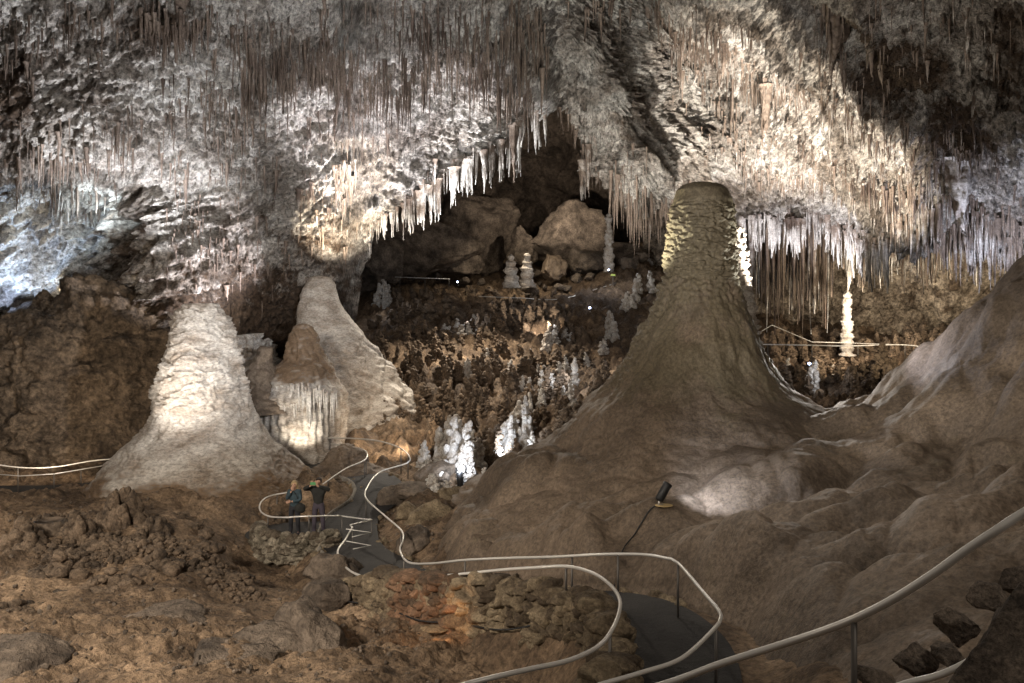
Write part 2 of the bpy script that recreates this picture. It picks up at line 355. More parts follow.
# iron-stained patches of the ceiling (true colour of the rock)
st = blobs(PX, PY, [(900,60,60,60,.95),(960,130,50,40,.9),(870,20,40,25,.8),(1010,60,40,90,.7),(170,20,60,25,.75),(20,90,40,60,.8),(110,100,30,40,.4),(60,420,260,110,1.),(250,310,150,70,.95),
   (330,240,70,40,.55),(140,250,50,60,.6),(480,50,90,30,.55),(300,70,60,25,.5),(640,110,30,50,.55),(250,230,60,40,.4),(780,195,60,25,.45),(830,150,70,18,.4),(700,15,80,18,.45),(590,60,30,60,.3),(120,30,60,30,.5),(420,130,50,20,.35),
   (30,180,50,40,.35)])
stf = np.concatenate([st, np.repeat(st[-1:], nb, 0)])
sheet('cave_ceiling', Pfull, M_ceil, {'stain': stf}, kind='structure')
def cidx(px, py):
    j = int(np.clip(round((px - cpx[0]) / 1.5), 0, len(cpx) - 1)); tt = np.clip((py - TOP) / (B[j] - TOP), 0, 1); i = int(np.clip(np.searchsorted(t, tt), 0, nv - 1)); return i, j

def wall_sheet(name, x0, x1, y0, y1, step, D, dispf, mat, edge_top=None, **kw):
    px = np.arange(x0, x1, step); nv_ = int((y1 - y0) / step); tt = np.linspace(0, 1, nv_)
    top = np.full(len(px), float(y0)) if edge_top is None else np.interp(px, *edge_top)
    PXw = np.broadcast_to(px, (nv_, len(px))); PYw = top[None] + (y1 - top[None]) * tt[:,None]
    f = RBF(np.array([(a/100, b/100) for a,b,_ in D]), [c for *_,c in D], .2); d = f(np.stack([PXw, PYw], -1) / 100)
    P = np.stack([(PXw - HX) * d / F, d, (HY - PYw) * d / F], -1); n = normals(P); dd = dispf(P); P2 = P + n * dd[..., None]
    if edge_top is not None:                      # carry the top edge over and back so that the rock has body
        e = P2[0]; rows = []
        for k in range(5, 0, -1):
            q = e.copy(); q[:,1] += 1.2 * k; q[:,0] *= q[:,1] / e[:,1]; q[:,2] += -.05 * k * k; rows.append(q)
        P2 = np.concatenate([np.stack(rows), P2])
    sheet(name, P2, mat, **kw); return P2
# the dark hollow at the centre
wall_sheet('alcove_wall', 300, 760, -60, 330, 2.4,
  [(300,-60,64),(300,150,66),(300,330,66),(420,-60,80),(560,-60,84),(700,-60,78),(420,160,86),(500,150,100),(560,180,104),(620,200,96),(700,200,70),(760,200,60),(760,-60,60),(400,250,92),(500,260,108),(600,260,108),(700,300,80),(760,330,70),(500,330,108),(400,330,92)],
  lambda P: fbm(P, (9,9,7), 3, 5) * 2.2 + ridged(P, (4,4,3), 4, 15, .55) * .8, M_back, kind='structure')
# wall behind the right-hand hangings
wall_sheet('cave_wall', 640, 1230, 120, 400, 2.0,
  [(640,120,60),(640,250,82),(640,400,72),(740,180,60),(760,300,70),(840,300,67),(840,200,56),(900,260,58),(960,300,58),(1024,260,50),(1024,350,60),(1200,150,36),(1200,400,56),(900,380,66),(760,390,68)],
  lambda P: fbm(P, (6,6,5), 3, 6) * 1.3 + billow(P, (1.6,1.6,1.3), 4, 16, .6) * .5 + ridged(P, (2.2,2.2,1.2), 3, 19, .55) * .3, M_buff, kind='structure')
# brown rock face low on the left, nearer than the lit hollow above it
wall_sheet('cave_wall', -200, 196, 300, 500, 1.9,
  [(-200,300,40),(0,320,41),(60,300,42),(130,300,42),(180,330,42),(-200,500,38),(0,400,38.5),(0,500,38),(100,400,38.5),(100,490,38),(196,400,42),(196,500,42),(150,340,40.5),(60,350,38.8),(150,420,40)],
  lambda P: fbm(P, (5,5,4), 3, 7) * .9 + billow(P, (1.3,1.3,1.3), 4, 17, .55) * .3 + ridged(P, (3.5,3,1.2), 3, 23, .5) * .35, M_wall,
  edge_top=([-200,0,20,40,60,90,130,165,196],[318,322,318,292,305,292,296,322,345]), kind='structure')

# ------------------------------------------------------------------ stalactites
def tite_mesh(seed, n=7, rings=9, lump=.25, blunt=.0):
    r = np.random.default_rng(seed); zz = np.linspace(0, 1, rings); prof = (1 - zz) * .9 + .16 * (1 - zz ** 3) ; prof = prof * (1 + lump * r.normal(size=rings) * .5); prof[0] = 1.35; prof[-1] = .06 + blunt
    bend = np.cumsum(r.normal(size=(rings, 2)) * .18 * 9 / rings, 0) * zz[:,None]
    a = np.arange(n) * 2 * math.pi / n
    V = np.stack([np.cos(a)[None] * prof[:,None] + bend[:,:1], np.sin(a)[None] * prof[:,None] + bend[:,1:], np.broadcast_to(-zz[:,None], (rings, n))], -1)
    V[..., :2] *= (1 + .22 * r.normal(size=(1, n, 1)))
    return V.reshape(-1, 3), grid_quads(rings, n, True), np.repeat(zz, n)
TV = [tite_mesh(i) for i in range(10)]
RS = 1.0
LS = {'right_bed': .62, 'top_left': .7, 'brown_row': .85, 'arch': .9, 'arch_right': .85, 'mid_left': .75, 'left_wall': .8, 'far_right': .8, 'upper_right': .8}
tites = []   # (x,y,z, radius, length, zone, tip); tip is pale by nature, painted whiter in lit zones
def drop(px, py, lo, hi, rad, zone, tip, P=None, pick=5):
    cand = [cidx(px + rng.normal() * 3, py + rng.normal() * 2.5) for _ in range(pick)]
    i, j = max(cand, key=lambda c: disp[c]); p = Pc2[i, j]; L = (lo + (hi - lo) * rng.random() ** 1.7 * 1.25) * LS.get(zone, 1.)
    tites.append((p[0], p[1], p[2] + .25, rad * RS * math.exp(rng.normal() * .42) * (.5 + .5 * L / hi), L + .25, zone, tip))
ZL = {
 'top_left': 'thin brown stalactite among the sparse hangings of the upper left ceiling',
 'brown_row': 'dark brown needle stalactite in the dense dark row left of the grey rock rib',
 'arch': 'brightly lit white stalactite in the fringe along the left rim of the dark arch',
 'arch_right': 'long thin brown stalactite hanging between the dark arch and the domed stalagmite',
 'right_bed': 'buff stalactite crowding the bright sloping ceiling right of centre',
 'right_fringe': 'pale pointed stalactite in the white fringe above the dark curtain',
 'curtain': 'long brown stalactite of the dark curtain hanging behind the domed stalagmite',
 'far_right': 'stalactite hanging over the right-hand wall above the flowstone slope',
 'left_wall': 'stalactite hanging in the blue-lit hollow of the left wall',
 'mid_left': 'small stalactite on the warmly lit bulge left of the dark arch',
 'upper_right': 'stalactite in the brown pockets of the upper right ceiling'}
def band(poly, w, n, lo, hi, rad, zone, tip=.1):
    P = np.array(poly, float); s = np.concatenate([[0], np.cumsum(np.hypot(*np.diff(P, axis=0).T))])
    clumps = rng.uniform(0, s[-1], max(3, n // 9))
    for k in range(n):
        u = (rng.choice(clumps) + rng.normal() * 9) if rng.random() < .6 else rng.uniform(0, s[-1]); u = min(max(u, 0), s[-1])
        drop(np.interp(u, s, P[:,0]), np.interp(u, s, P[:,1]) + rng.normal() * w, lo, hi, rad, zone, tip)
band([(0,20),(150,8),(300,10),(420,20)], 12, 190, .4, 1.3, .05, 'top_left')
band([(150,12),(185,20),(215,12)], 6, 60, .8, 1.8, .08, 'top_left')
band([(0,60),(60,50),(110,60)], 22, 70, .5, 1.6, .06, 'top_left')
band([(100,150),(140,110),(240,60),(340,50)], 18, 120, .4, 1.5, .05, 'top_left')
band([(60,150),(80,130),(120,130),(190,150)], 16, 60, .6, 1.9, .07, 'top_left')
band([(180,14),(240,20),(300,30),(360,42)], 8, 120, .5, 1.4, .05, 'brown_row')
band([(245,60),(280,45),(330,50),(350,62)], 10, 160, .6, 2.0, .055, 'brown_row')
band([(350,60),(400,62),(420,50)], 12, 80, .8, 2.2, .05, 'brown_row')
band([(400,12),(450,22),(520,30),(545,50)], 16, 250, .6, 2.2, .055, 'brown_row')
band([(400,50),(470,55),(540,70)], 12, 120, .8, 2.3, .055, 'brown_row')
band([(200,90),(300,100),(400,110)], 22, 90, .5, 1.6, .05, 'brown_row')
band([(560,5),(620,8),(640,4)], 8, 30, .5, 1.2, .05, 'brown_row')
band([(392,214),(410,196),(440,184),(470,162),(500,146),(520,126),(548,114)], 3.5, 250, .7, 2.0, .10, 'arch', .85)
band([(420,190),(450,176),(480,156),(500,146)], 5, 110, .9, 2.3, .10, 'arch', .8)
band([(505,140),(515,132),(525,124)], 3, 22, 1.8, 3.4, .13, 'arch', .85)
band([(360,250),(374,236),(388,220)], 3, 26, .6, 1.2, .08, 'arch', .8)
band([(560,112),(585,128),(600,160),(620,190),(650,212)], 4, 50, .4, 1.3, .055, 'arch_right', .3)
band([(592,130),(597,150)], 4, 12, 1.5, 2.6, .14, 'arch_right', .5)
band([(620,170),(650,190),(685,200)], 12, 110, .8, 2.6, .055, 'arch_right', .15)
band([(645,5),(670,15),(700,20),(760,40)], 12, 170, .6, 1.8, .055, 'right_bed', .25)
band([(660,20),(668,40)], 5, 14, 2., 3.6, .08, 'right_bed', .3)
band([(700,40),(760,70),(840,100),(900,140),(950,175)], 10, 330, .3, 1.2, .055, 'right_bed', .45)
band([(735,78),(760,84),(790,92)], 5, 60, 1.4, 3.2, .07, 'right_bed', .2)
band([(700,100),(780,130),(850,150),(930,185)], 9, 260, .3, 1.1, .055, 'right_bed', .35)
band([(690,150),(760,160),(830,180),(920,205)], 9, 250, .3, 1.0, .055, 'right_bed', .4)
band([(820,50),(870,90),(930,130),(1000,160)], 10, 150, .4, 1.0, .05, 'right_bed', .3)
band([(660,60),(700,70),(720,100)], 20, 80, .3, .9, .05, 'right_bed', .4)
band([(735,218),(770,221),(810,222),(850,226),(900,226)], 4, 330, .7, 1.7, .10, 'right_fringe', .9)
band([(650,205),(690,215),(735,218)], 6, 100, .6, 1.8, .06, 'arch_right', .3)
band([(780,10),(860,30),(940,20),(1020,30)], 30, 110, .3, .9, .05, 'upper_right', .35)
band([(880,170),(930,200),(980,210),(1024,215)], 10, 190, .6, 1.8, .08, 'far_right', .4)
band([(960,205),(985,225),(1024,232),(1080,236)], 7, 120, .8, 2.2, .08, 'far_right', .55)
band([(820,4),(835,30),(850,60)], 14, 26, .6, 1.8, .12, 'upper_right', .1)
band([(20,150),(60,150),(110,165)], 14, 50, .6, 1.9, .07, 'left_wall', .4)
band([(40,185),(80,180),(110,200)], 12, 40, .6, 1.8, .07, 'left_wall', .5)
band([(300,180),(340,190),(350,160)], 18, 90, .4, 1.4, .06, 'mid_left', .5)
band([(210,130),(240,140),(280,150)], 25, 60, .5, 1.8, .05, 'mid_left', .1)
band([(180,230),(230,240),(300,240),(350,240)], 22, 150, .3, 1.0, .05, 'mid_left', .15)
# hangings behind, hung from the underside of the back ceiling
for k in range(330):
    px = rng.uniform(738, 850); py = 208 + (850-px) * .05 + rng.uniform(-10, 14); d = rng.uniform(48, 60); p = at(px, py, d); L = rng.uniform(2.5, 6.5) * (1.0 if px < 830 else .6)
    if px > 765 and px < 835 and rng.random() < .4: L *= 1.25
    tites.append((p[0], p[1], p[2], rng.uniform(.09, .2), L, 'curtain', .05 if rng.random() < .8 else .6))
for k in range(130):
    px = rng.uniform(850, 1010); py = 214 + rng.uniform(-12, 12); d = rng.uniform(44, 54); p = at(px, py, d); L = rng.uniform(.9, 3.2)
    tites.append((p[0], p[1], p[2], rng.uniform(.06, .13), L, 'far_right', .5))
for k in range(170):
    px = rng.uniform(850, 985); py = 216 + (px - 850) * .06 + rng.uniform(-10, 10); d = rng.uniform(50, 56) - (px - 850) * .05; p = at(px, py, d); L = rng.uniform(1.2, 4.6) * (1.15 - (px - 850) / 260)
    tites.append((p[0], p[1], p[2], rng.uniform(.07, .2), L, 'far_right', rng.uniform(.1, .7)))
# a rock shelf that carries those hangings
wall_sheet('cave_ceiling', 700, 1120, 150, 236, 2.4, [(700,150,46),(700,236,62),(850,150,44),(850,236,60),(960,150,40),(960,226,54),(1120,150,36),(1120,236,50)],
  lambda P: billow(P, (1.6,1.6,1.3), 4, 61, .6) * .4, M_ceil, kind='structure', attrs=None)
# big single hangings
bigt = [(958,172,2.9,.42,29.5,'broad grey stalactite with a ragged edge, largest above the flowstone slope'),
        (938,196,1.9,.34,36,'broad pale stalactite next left of the largest one above the flowstone slope'),
        (598,140,3.2,.34,45,'thick pale stalactite at the right rim of the dark arch'),
        (513,134,3.4,.26,48,'longest white stalactite at the top of the lit fringe of the dark arch'),
        (766,96,2.8,.30,38,'thick rust-brown stalactite above and right of the domed stalagmite'),
        (668,4,2.6,.22,38,'long dark stalactite at the top edge right of the grey rock rib'),
        (836,25,1.9,.42,27,'stubby brown stalactite boss in the upper right ceiling'),
        (808,55,1.3,.36,33,'round brown stalactite boss above the bright ceiling slope'),
        (182,6,2.0,.25,33,'thick dark stalactite near the top left of the ceiling')]
for k, (px, py, L, r, d, lab) in enumerate(bigt):
    V, q, zz = tite_mesh(100 + k, 18, 30, .06); V = V * np.array([r, r, L]); 
    V = V + (billow(V, (.3,.3,.6), 3, 5)[...,None] * .08 * r * 3) * np.array([1,1,0])
    me = mesh_np('stalactite', V, q, attrs={'stain': np.full(len(V), .02 if 'brown' in lab or 'dark' in lab else .4) + .3 * zz}); obj('stalactite', me, M_tite, label=lab, cat='stalactite', loc=at(px, py, d) + np.array([0,0,.5]))
tites.sort(key=lambda s: -(s[4] * s[3]) / s[1] ** 2)
NI = 285
tmeshes = {}
for k, (x, y, z, r, L, zone, tip) in enumerate(tites[:NI]):
    key = (k % 10, round(tip, 1))
    if key not in tmeshes:
        V, q, zz = TV[key[0]]; me = mesh_np('stalactite', V, q, attrs={'stain': tip * (.35 + .65 * zz)}); me.materials.append(M_tite); tmeshes[key] = me
    o = bpy.data.objects.new('stalactite', tmeshes[key]); o.location = (x, y, z); o.scale = (r, r, L); o.rotation_euler = (0, 0, rng.uniform(0, 6.28))
    link(o, None, ZL[zone], 'stalactite', 'stalactites: ' + zone.replace('_', ' '))
parts, sa = [], []
for k, (x, y, z, r, L, zone, tip) in enumerate(tites[NI:]):
    V, q, zz = TV[k % 10]; a_ = rng.uniform(0, 6.28); c, s = math.cos(a_), math.sin(a_)
    W = np.stack([(V[:,0]*c - V[:,1]*s) * r + x, (V[:,0]*s + V[:,1]*c) * r + y, V[:,2] * L + z], -1); parts.append((W, q, None)); sa.append(tip * (.35 + .65 * zz))
V, q, _ = merge(parts)
obj('small_stalactites', mesh_np('small_stalactites', V, q, attrs={'stain': np.concatenate(sa)}), M_tite, kind='stuff', label='countless fine stalactites bristling all over the cave ceiling', cat='stalactites')

# ------------------------------------------------------------------ lathe-like stalagmites
def lathe(base_c, prof, nseg, rows, dispf, squash=1.):
    """prof: (z, radius, cx, cy) from the top down; returns the displaced grid"""
    pr = np.array(prof, float); s = np.concatenate([[0], np.cumsum(np.hypot(np.diff(pr[:,0]), np.diff(pr[:,1])))]); u = np.linspace(0, s[-1], rows)
    z = np.interp(u, s, pr[:,0]); r = np.interp(u, s, pr[:,1]); cx = np.interp(u, s, pr[:,2]); cy = np.interp(u, s, pr[:,3])
    for _ in range(max(2, rows // 40)): r[1:-1] = (r[:-2] + r[1:-1] * 2 + r[2:]) / 4
    a = np.arange(nseg) * 2 * math.pi / nseg
    P = np.stack([cx[:,None] + r[:,None] * np.cos(a), cy[:,None] + r[:,None] * np.sin(a) * squash, np.broadcast_to(z[:,None], (rows, nseg))], -1)
    n = np.stack([np.cos(a)[None] * np.ones((rows,1)), np.sin(a)[None] * np.ones((rows,1)), np.full((rows, nseg), .25)], -1)
    fade = np.minimum(1, r / .25)[:,None]
    return P + n * (dispf(P) * fade)[..., None]
def lathe_obj(name, P, mat, attrs=None, **kw):
    H, W = P.shape[:2]; V = P.reshape(-1, 3); top = P[0].mean(0)
    j = np.arange(W); V = np.vstack([V, top[None]]); tr = np.stack([np.full(W, H*W), j, (j+1) % W], 1)
    at2 = {k: np.append(v.ravel(), v.ravel()[0]) for k, v in (attrs or {}).items()}
    return obj(name, mesh_np(name, V, grid_quads(H, W, True), tr, attrs=at2), mat, **kw)
def prof_px(d, rows_):      # rows_: (py, left px, right px)
    return [((HY-y)*d/F, max((r-l)/2*d/F, .01), ((l+r)/2-HX)*d/F, d) for y, l, r in rows_]
def flutes(P, cx, cy, n, amp):
    a = np.arctan2(P[...,1]-cy, P[...,0]-cx); return amp * np.abs(np.sin(a * n / 2 + perlin(P, 1.5, 9) * 2))

# A: tall white flowstone cone on the left
dA = 30.
PA = prof_px(dA, [(304,198,203),(306,191,209),(310,184,215),(318,179,222),(335,174,229),(355,168,235),(378,163,241),(400,160,246),(415,157,252),(430,147,260),(445,132,272),(462,115,288),(480,98,306),(500,72,330),(520,45,350),(540,20,372)])
PAm = lathe(None, PA, 300, 240, lambda P: fbm(P, 1.8, 3, 2) * .11 + ridged(P + .25*perlin(P, .9, 8)[...,None], (1.1,1.1,.2), 3, 12, .6) * (.04 + .10 * sstep(-.3, .4, perlin(P, 1.1, 66))) * sstep(-4.8, -3.6, P[...,2]) + billow(P, (.5,.5,.4), 3, 22) * .05 + ridged(P + .4*perlin(P, 1, 3)[...,None], (.9,.9,.35), 3, 32) * .045)
lathe_obj('stalagmite', PAm, M_pale, {'stain': sstep(-5.5, -6.9, PAm[...,2] + .8 * perlin(PAm, 1.8, 44)) * 1.2}, label='tall white flowstone stalagmite with a rounded top standing left of the stone terrace', cat='stalagmite')
# B
dB = 42.
PB = prof_px(dB, [(276,318,323),(278,311,330),(284,307,334),(295,302,339),(310,299,345),(325,297,355),(345,298,372),(365,297,388),(385,294,400),(400,290,412),(420,280,430)])
PBm = lathe(None, PB, 200, 130, lambda P: fbm(P, 2.2, 3, 3) * .12 + billow(P, (1.3,1.3,1.1), 3, 13) * .26 * sstep(-.6, -3.0, P[...,2]) + flutes(P, -9.6, 42, 16, .10) * sstep(-2.4, -4.2, P[...,2]) + ridged(P, (.8,.8,.3), 2, 33) * .02 + fbm(P, .3, 2, 8) * .03)
lathe_obj('stalagmite', PBm, M_pale, label='broad grey-white stalagmite leaning right, standing behind the stalagmite with the hanging draperies', cat='stalagmite')
# C with draperies
dC = 36.
PCc = prof_px(dC, [(324,302,306),(326,297,312),(335,291,319),(350,286,323),(360,284,326),(366,276,332),(380,266,338),(396,258,342),(400,262,340),(430,258,344),(450,250,352),(480,244,358)])
PCm = lathe(None, PCc, 180, 130, lambda P: fbm(P, 1.3, 3, 4) * .16 + flutes(P, -9.2, 36, 34, .14) * sstep(-3.6, -4.3, P[...,2]) + billow(P, .5, 3, 14) * .07)
cst = empty('draped_stalagmite', at(302, 450, dC), 'small knobbly stalagmite with lit draperies, in front of the broad grey-white one', 'stalagmite')
for o_, P_, nm in ((cst, PCm, 'cone'),):
    lathe_obj(nm, P_ - np.array(o_.location), M_pale, {'stain': sstep(-4.0, -3.2, P_[...,2]) * .8}, parent=o_)
parts, sa = [], []
for k in range(46):
    px = rng.uniform(272, 338); py = 386 + 14 * ((px - 305) / 33) ** 2 * .4 + rng.uniform(-4, 6); p = at(px, py, dC - 1.75 + abs(px - 300) / 60 * .6 - .15) - np.array(cst.location)
    V, q, zz = TV[k % 10]; parts.append((V * np.array([.06, .06, rng.uniform(.6, 1.7)]) + p, q, None)); sa.append(.5 + .5 * zz)
V, q, _ = merge(parts); obj('drapery', mesh_np('drapery', V, q, attrs={'stain': np.concatenate(sa)}), M_tite, cst)
# small cones
def small_cone(px, top, bot, hw, d, mat, label, seed, lump=.12):
    h = bot - top
    P = lathe(None, prof_px(d, [(top, px-.8, px+.8), (top+h*.05, px-hw*.3, px+hw*.3), (top+h*.2, px-hw*.5, px+hw*.5), (top+h*.5, px-hw*.68, px+hw*.7), (top+h*.8, px-hw, px+hw), (bot, px-hw*1.5, px+hw*1.5), (bot+h*.2, px-hw*2, px+hw*2)]), 90, 90,
              lambda P: (fbm(P, hw*d/F*1.5, 3, seed) * .25 + billow(P, hw*d/F*.7, 3, seed+5) * lump) * hw * d / F)
    return lathe_obj('stalagmite', P, mat, label=label, cat='stalagmite')
small_cone(262, 346, 400, 17, 35, M_flow, 'dark blunt stalagmite in shade between the tall white cone and the draped one', 4)
small_cone(249, 334, 372, 20, 41, M_white, 'low bluish-lit white mound behind the dark blunt stalagmite', 5, .35)
small_cone(268, 338, 380, 12, 42, M_white, 'small pale lumpy stalagmite just left of the broad grey-white one', 6, .35)
small_cone(222, 292, 330, 5.5, 44, M_white, 'short bright column of pale stone just right of the tall white cone top', 8, .3)
small_cone(216, 296, 330, 3.5, 44.5, M_white, 'thin pale column beside the short bright one behind the tall white cone', 9, .3)
small_cone(345, 444, 470, 22, 31.5, M_flow, 'low dark brown mound in the bend of the path by the terrace', 10)

# D: the great domed stalagmite
dD = 24.
dcx = (700 - HX) * dD / F; dome = empty('giant_stalagmite', (dcx, dD, -5.5), 'giant stalagmite with a knobbly domed crown on a smooth dark cone, right of centre', 'stalagmite')
loc = np.array(dome.location)
crown = prof_px(dD, [(183,690,712),(185,682,722),(190,676,728),(200,672,732),(215,670,733),(235,669,734),(255,667,735),(272,666,736),(279,668,736),(284,676,730)])
def crown_d(P):
    lo = sstep(3.05, 2.6, P[...,2]); Pq = P + .06 * perlin(P, .3, 4)[...,None]; kn = np.clip(.75 - cells(Pq, (.24,.24,.12), 5), 0, 1) * .7 + np.clip(.7 - cells(Pq, (.12,.12,.08), 7), 0, 1) * .35
    return fbm(P, 1., 2, 8) * .05 + lo * (kn * (.17 + .12 * sstep(-.3, .4, perlin(P, .7, 6))) + ridged(P, (.8,.8,.22), 2, 18) * .03 - .04)
lathe_obj('crown', lathe(None, crown, 260, 200, crown_d) - loc, M_flow, {'stain': np.full((200,260), .9)}, parent=dome)
cone = prof_px(dD, [(276,672,732),(280,668,736),(286,665,737),(300,660,742),(320,651,751),(340,641,760),(360,628,769),(378,613,780),(392,600,793),(404,585,815),(416,577,838),(430,567,864),(446,551,895),(466,522,930),(500,455,990)])
def cone_d(P):
    a = np.arctan2(P[...,1] - dD, P[...,0] - dcx)
    rimL = np.exp(-((a + math.pi*.93) / .16) ** 2) + np.exp(-((a - math.pi) / .35) ** 2)      # knobbly band down the left flank
    rimR = np.exp(-((a + .25) / .35) ** 2)
    kn = np.clip(.65 - cells(P, (.22,.22,.16), 6), 0, 1)
    hgt = sstep(-3.2, -1.8, P[...,2])
    return fbm(P, (1.8,1.8,3), 3, 9) * .16 + fbm(P, (.35,.35,1.6), 3, 29) * .05 + (rimL * .36 + rimR * .14) * hgt * kn * .7 + np.clip(.7 - cells(P, (.2,.2,.12), 8), 0, 1) * .12 * sstep(-.9, .5, P[...,2]) + billow(P, (1.4,1.4,1.1), 3, 19) * .16 * (1 - sstep(-4.2, -2.8, P[...,2]))
Pcone = lathe(None, cone, 460, 260, cone_d)
zc = Pcone[...,2]; stc = .75 * sstep(-4, -1.5, zc)
lathe_obj('cone', Pcone - loc, M_flow, {'stain': stc}, parent=dome)
def xcone(px, top, bot, hw, d, label, seed, mat=M_white):
    P = lathe(None, prof_px(d, [(top, px-hw*.3, px+hw*.3), (top+4, px-hw*.6, px+hw*.6), ((top+bot)/2, px-hw*.9, px+hw*.9), (bot, px-hw*1.1, px+hw*1.2), (bot+15, px-hw*1.3, px+hw*1.6)]), 70, 90,
              lambda P: (np.clip(.6 - cells(P, (.22,.22,.2), seed), 0, 1) * .35))
    return lathe_obj('stalagmite', P, mat, label=label, cat='stalagmite')
xcone(749, 286, 335, 6.5, 28, 'slim knobbly pale stalagmite close behind the right flank of the giant one', 3)
xcone(738, 226, 276, 8, 33, 'pale column peeping out behind the right side of the giant crown', 4, M_pale)

# ------------------------------------------------------------------ flowstone slope on the right
E = [(845,430,24.3),(790,410,24.5),(815,424,23.5),(920,352,23),(980,302,22),(1024,255,21.5),(1100,185,21),(1200,110,21),(1350,40,21),
     (850,540,27.6),(800,520,28.2),(960,450,27),(1060,360,28),(1200,250,28),(700,470,30),(560,492,30),(1400,200,28),
     (800,428,21.5),(880,410,20.5),(950,390,19),(760,455,19.5),(850,455,18.5),(950,455,17.5),(1024,400,17),(1200,300,16),(700,505,17.2),(800,520,14.8),(900,520,13.2),(1024,480,13),(1200,420,12),
     (640,475,20.5),(600,520,18.2),(560,548,17.4),(620,560,15.4),(700,575,12.9),(745,610,11),(770,645,9.8),(850,600,10),(950,590,9),(1024,575,8.5),(900,650,7.5),(1024,625,6.8),(770,690,8.8),(1200,560,7),
     (415,556,20.8),(440,545,22.7),(420,575,25),(470,545,28),(660,480,33),(480,490,24.5),(510,478,26),(548,452,26.5),(520,545,19.2),(430,600,18.8),(500,630,16.5),(600,640,14),
     (850,757,6),(1000,757,5),(1200,757,5)]
Ep = np.array([at(*e) for e in E]); e_fit = RBF(gx(Ep[:,0], Ep[:,1]), Ep[:,2], .35)
epx = np.arange(405, 1300, 1.9); eds = np.exp(np.arange(math.log(5.), math.log(30.5), .0042))
De, Xe = np.meshgrid(eds, (epx - HX) / F, indexing='ij'); Xe = Xe * De; Ze = e_fit(gx(Xe, De))
P0 = np.stack([Xe, De, Ze], -1)
Pw = P0 + np.stack([perlin(P0, 1.6, 91), perlin(P0, 1.6, 92), Ze*0], -1) * .5
k_up = 1 - .6 * np.exp(-((Xe - dcx) / 3.) ** 2 - ((De - 21) / 3.) ** 2)
lump = np.clip(1.05 - cells(Pw * np.array([1,1,0]), (1.75,1.5,1.), 71) ** 1.6, -.4, 1) * .85 + np.clip(1. - cells(Pw * np.array([1,1,0]), (.8,.7,1.), 72) ** 1.5, -.3, 1) * .24
Ze = Ze + lump * k_up * sstep(5, 13, De) * 1.25 - .76 * k_up + fbm(P0, (.5,.5,.5), 3, 81) * .045 + ridged(Pw, (.9,.5,.6), 3, 83, .55) * .04 * sstep(-.1, .4, perlin(P0, 2.5, 84)) + fbm(P0, 3.2, 2, 82) * .2
sh = Ze.shape; xy = np.stack([Xe.ravel(), De.ravel()], -1); Ze = Ze - np.maximum(0, De - 25.) * 1.3; zf = Ze.ravel(); dpt, zp = near_path(xy, PC, PW); kk = 1 - sstep(.0, 1.3, dpt); zf = zf * (1-kk) + (zp - .45) * kk
Ze = zf.reshape(sh)
# lower the mass on the terrace side of the path and beyond its left foot
inner = sstep(0, 1, ((Xe / De * F + HX) < np.interp(De, [5, 8.5, 10, 11.4, 12.9, 14.4, 15.9, 17.8, 20.6, 24, 31], [740, 700, 672, 670, 632, 570, 500, 430, 400, 412, 470])).astype(float))
Ze = np.where(inner > .5, np.minimum(Ze, -9.5), Ze)
sheet('flowstone_slope', np.stack([Xe, De, Ze], -1), M_flow, {'stain': .1 + 0 * Ze}, label='wide billowing brown flowstone slope rising to the right edge above the path', cat='flowstone')
def ez(x, y):
    i = int(np.clip(np.searchsorted(eds, y), 0, len(eds)-1)); j = int(np.clip(round(((x/y*F+HX) - epx[0]) / 1.9), 0, len(epx)-1)); return float(Ze[i, j])

# ------------------------------------------------------------------ forest of small stalagmites
def coral_mesh(seed, n=18, rows=26, slim=1.):
    r = np.random.default_rng(seed); zz = np.linspace(1, -.15, rows); prof = (.1 + .9 * (1 - np.clip(zz, 0, 1)) ** .7) * .36 * slim; prof[0] = .03
    prof = prof * (1 + .25 * np.interp(zz, np.linspace(-.2, 1, 8), r.normal(size=8)))
    a = np.arange(n) * 2 * math.pi / n; P = np.stack([prof[:,None]*np.cos(a), prof[:,None]*np.sin(a), np.broadcast_to(zz[:,None], (rows, n))], -1)
    P[..., 0] += .12 * np.interp(zz, np.linspace(-.2, 1, 5), r.normal(size=5))[:,None]
    k = np.clip(.75 - cells(P + seed, (.15,.15,.13), seed), -.1, 1) * .30
    nn = P * np.array([1,1,0]); nn /= np.linalg.norm(nn, axis=-1, keepdims=True) + 1e-6; P = P + nn * k[..., None] + np.array([0,0,.02]) * r.normal(size=(rows, n, 1))
    V = np.vstack([P.reshape(-1,3), P[0].mean(0)[None] + [0,0,.03]]); j = np.arange(n); return V, grid_quads(rows, n, True), np.stack([np.full(n, rows*n), j, (j+1) % n], 1)
CM = [coral_mesh(i, slim=(1., .75, 1.25)[i % 3]) for i in range(9)]
cm_b = []; cm_w = []
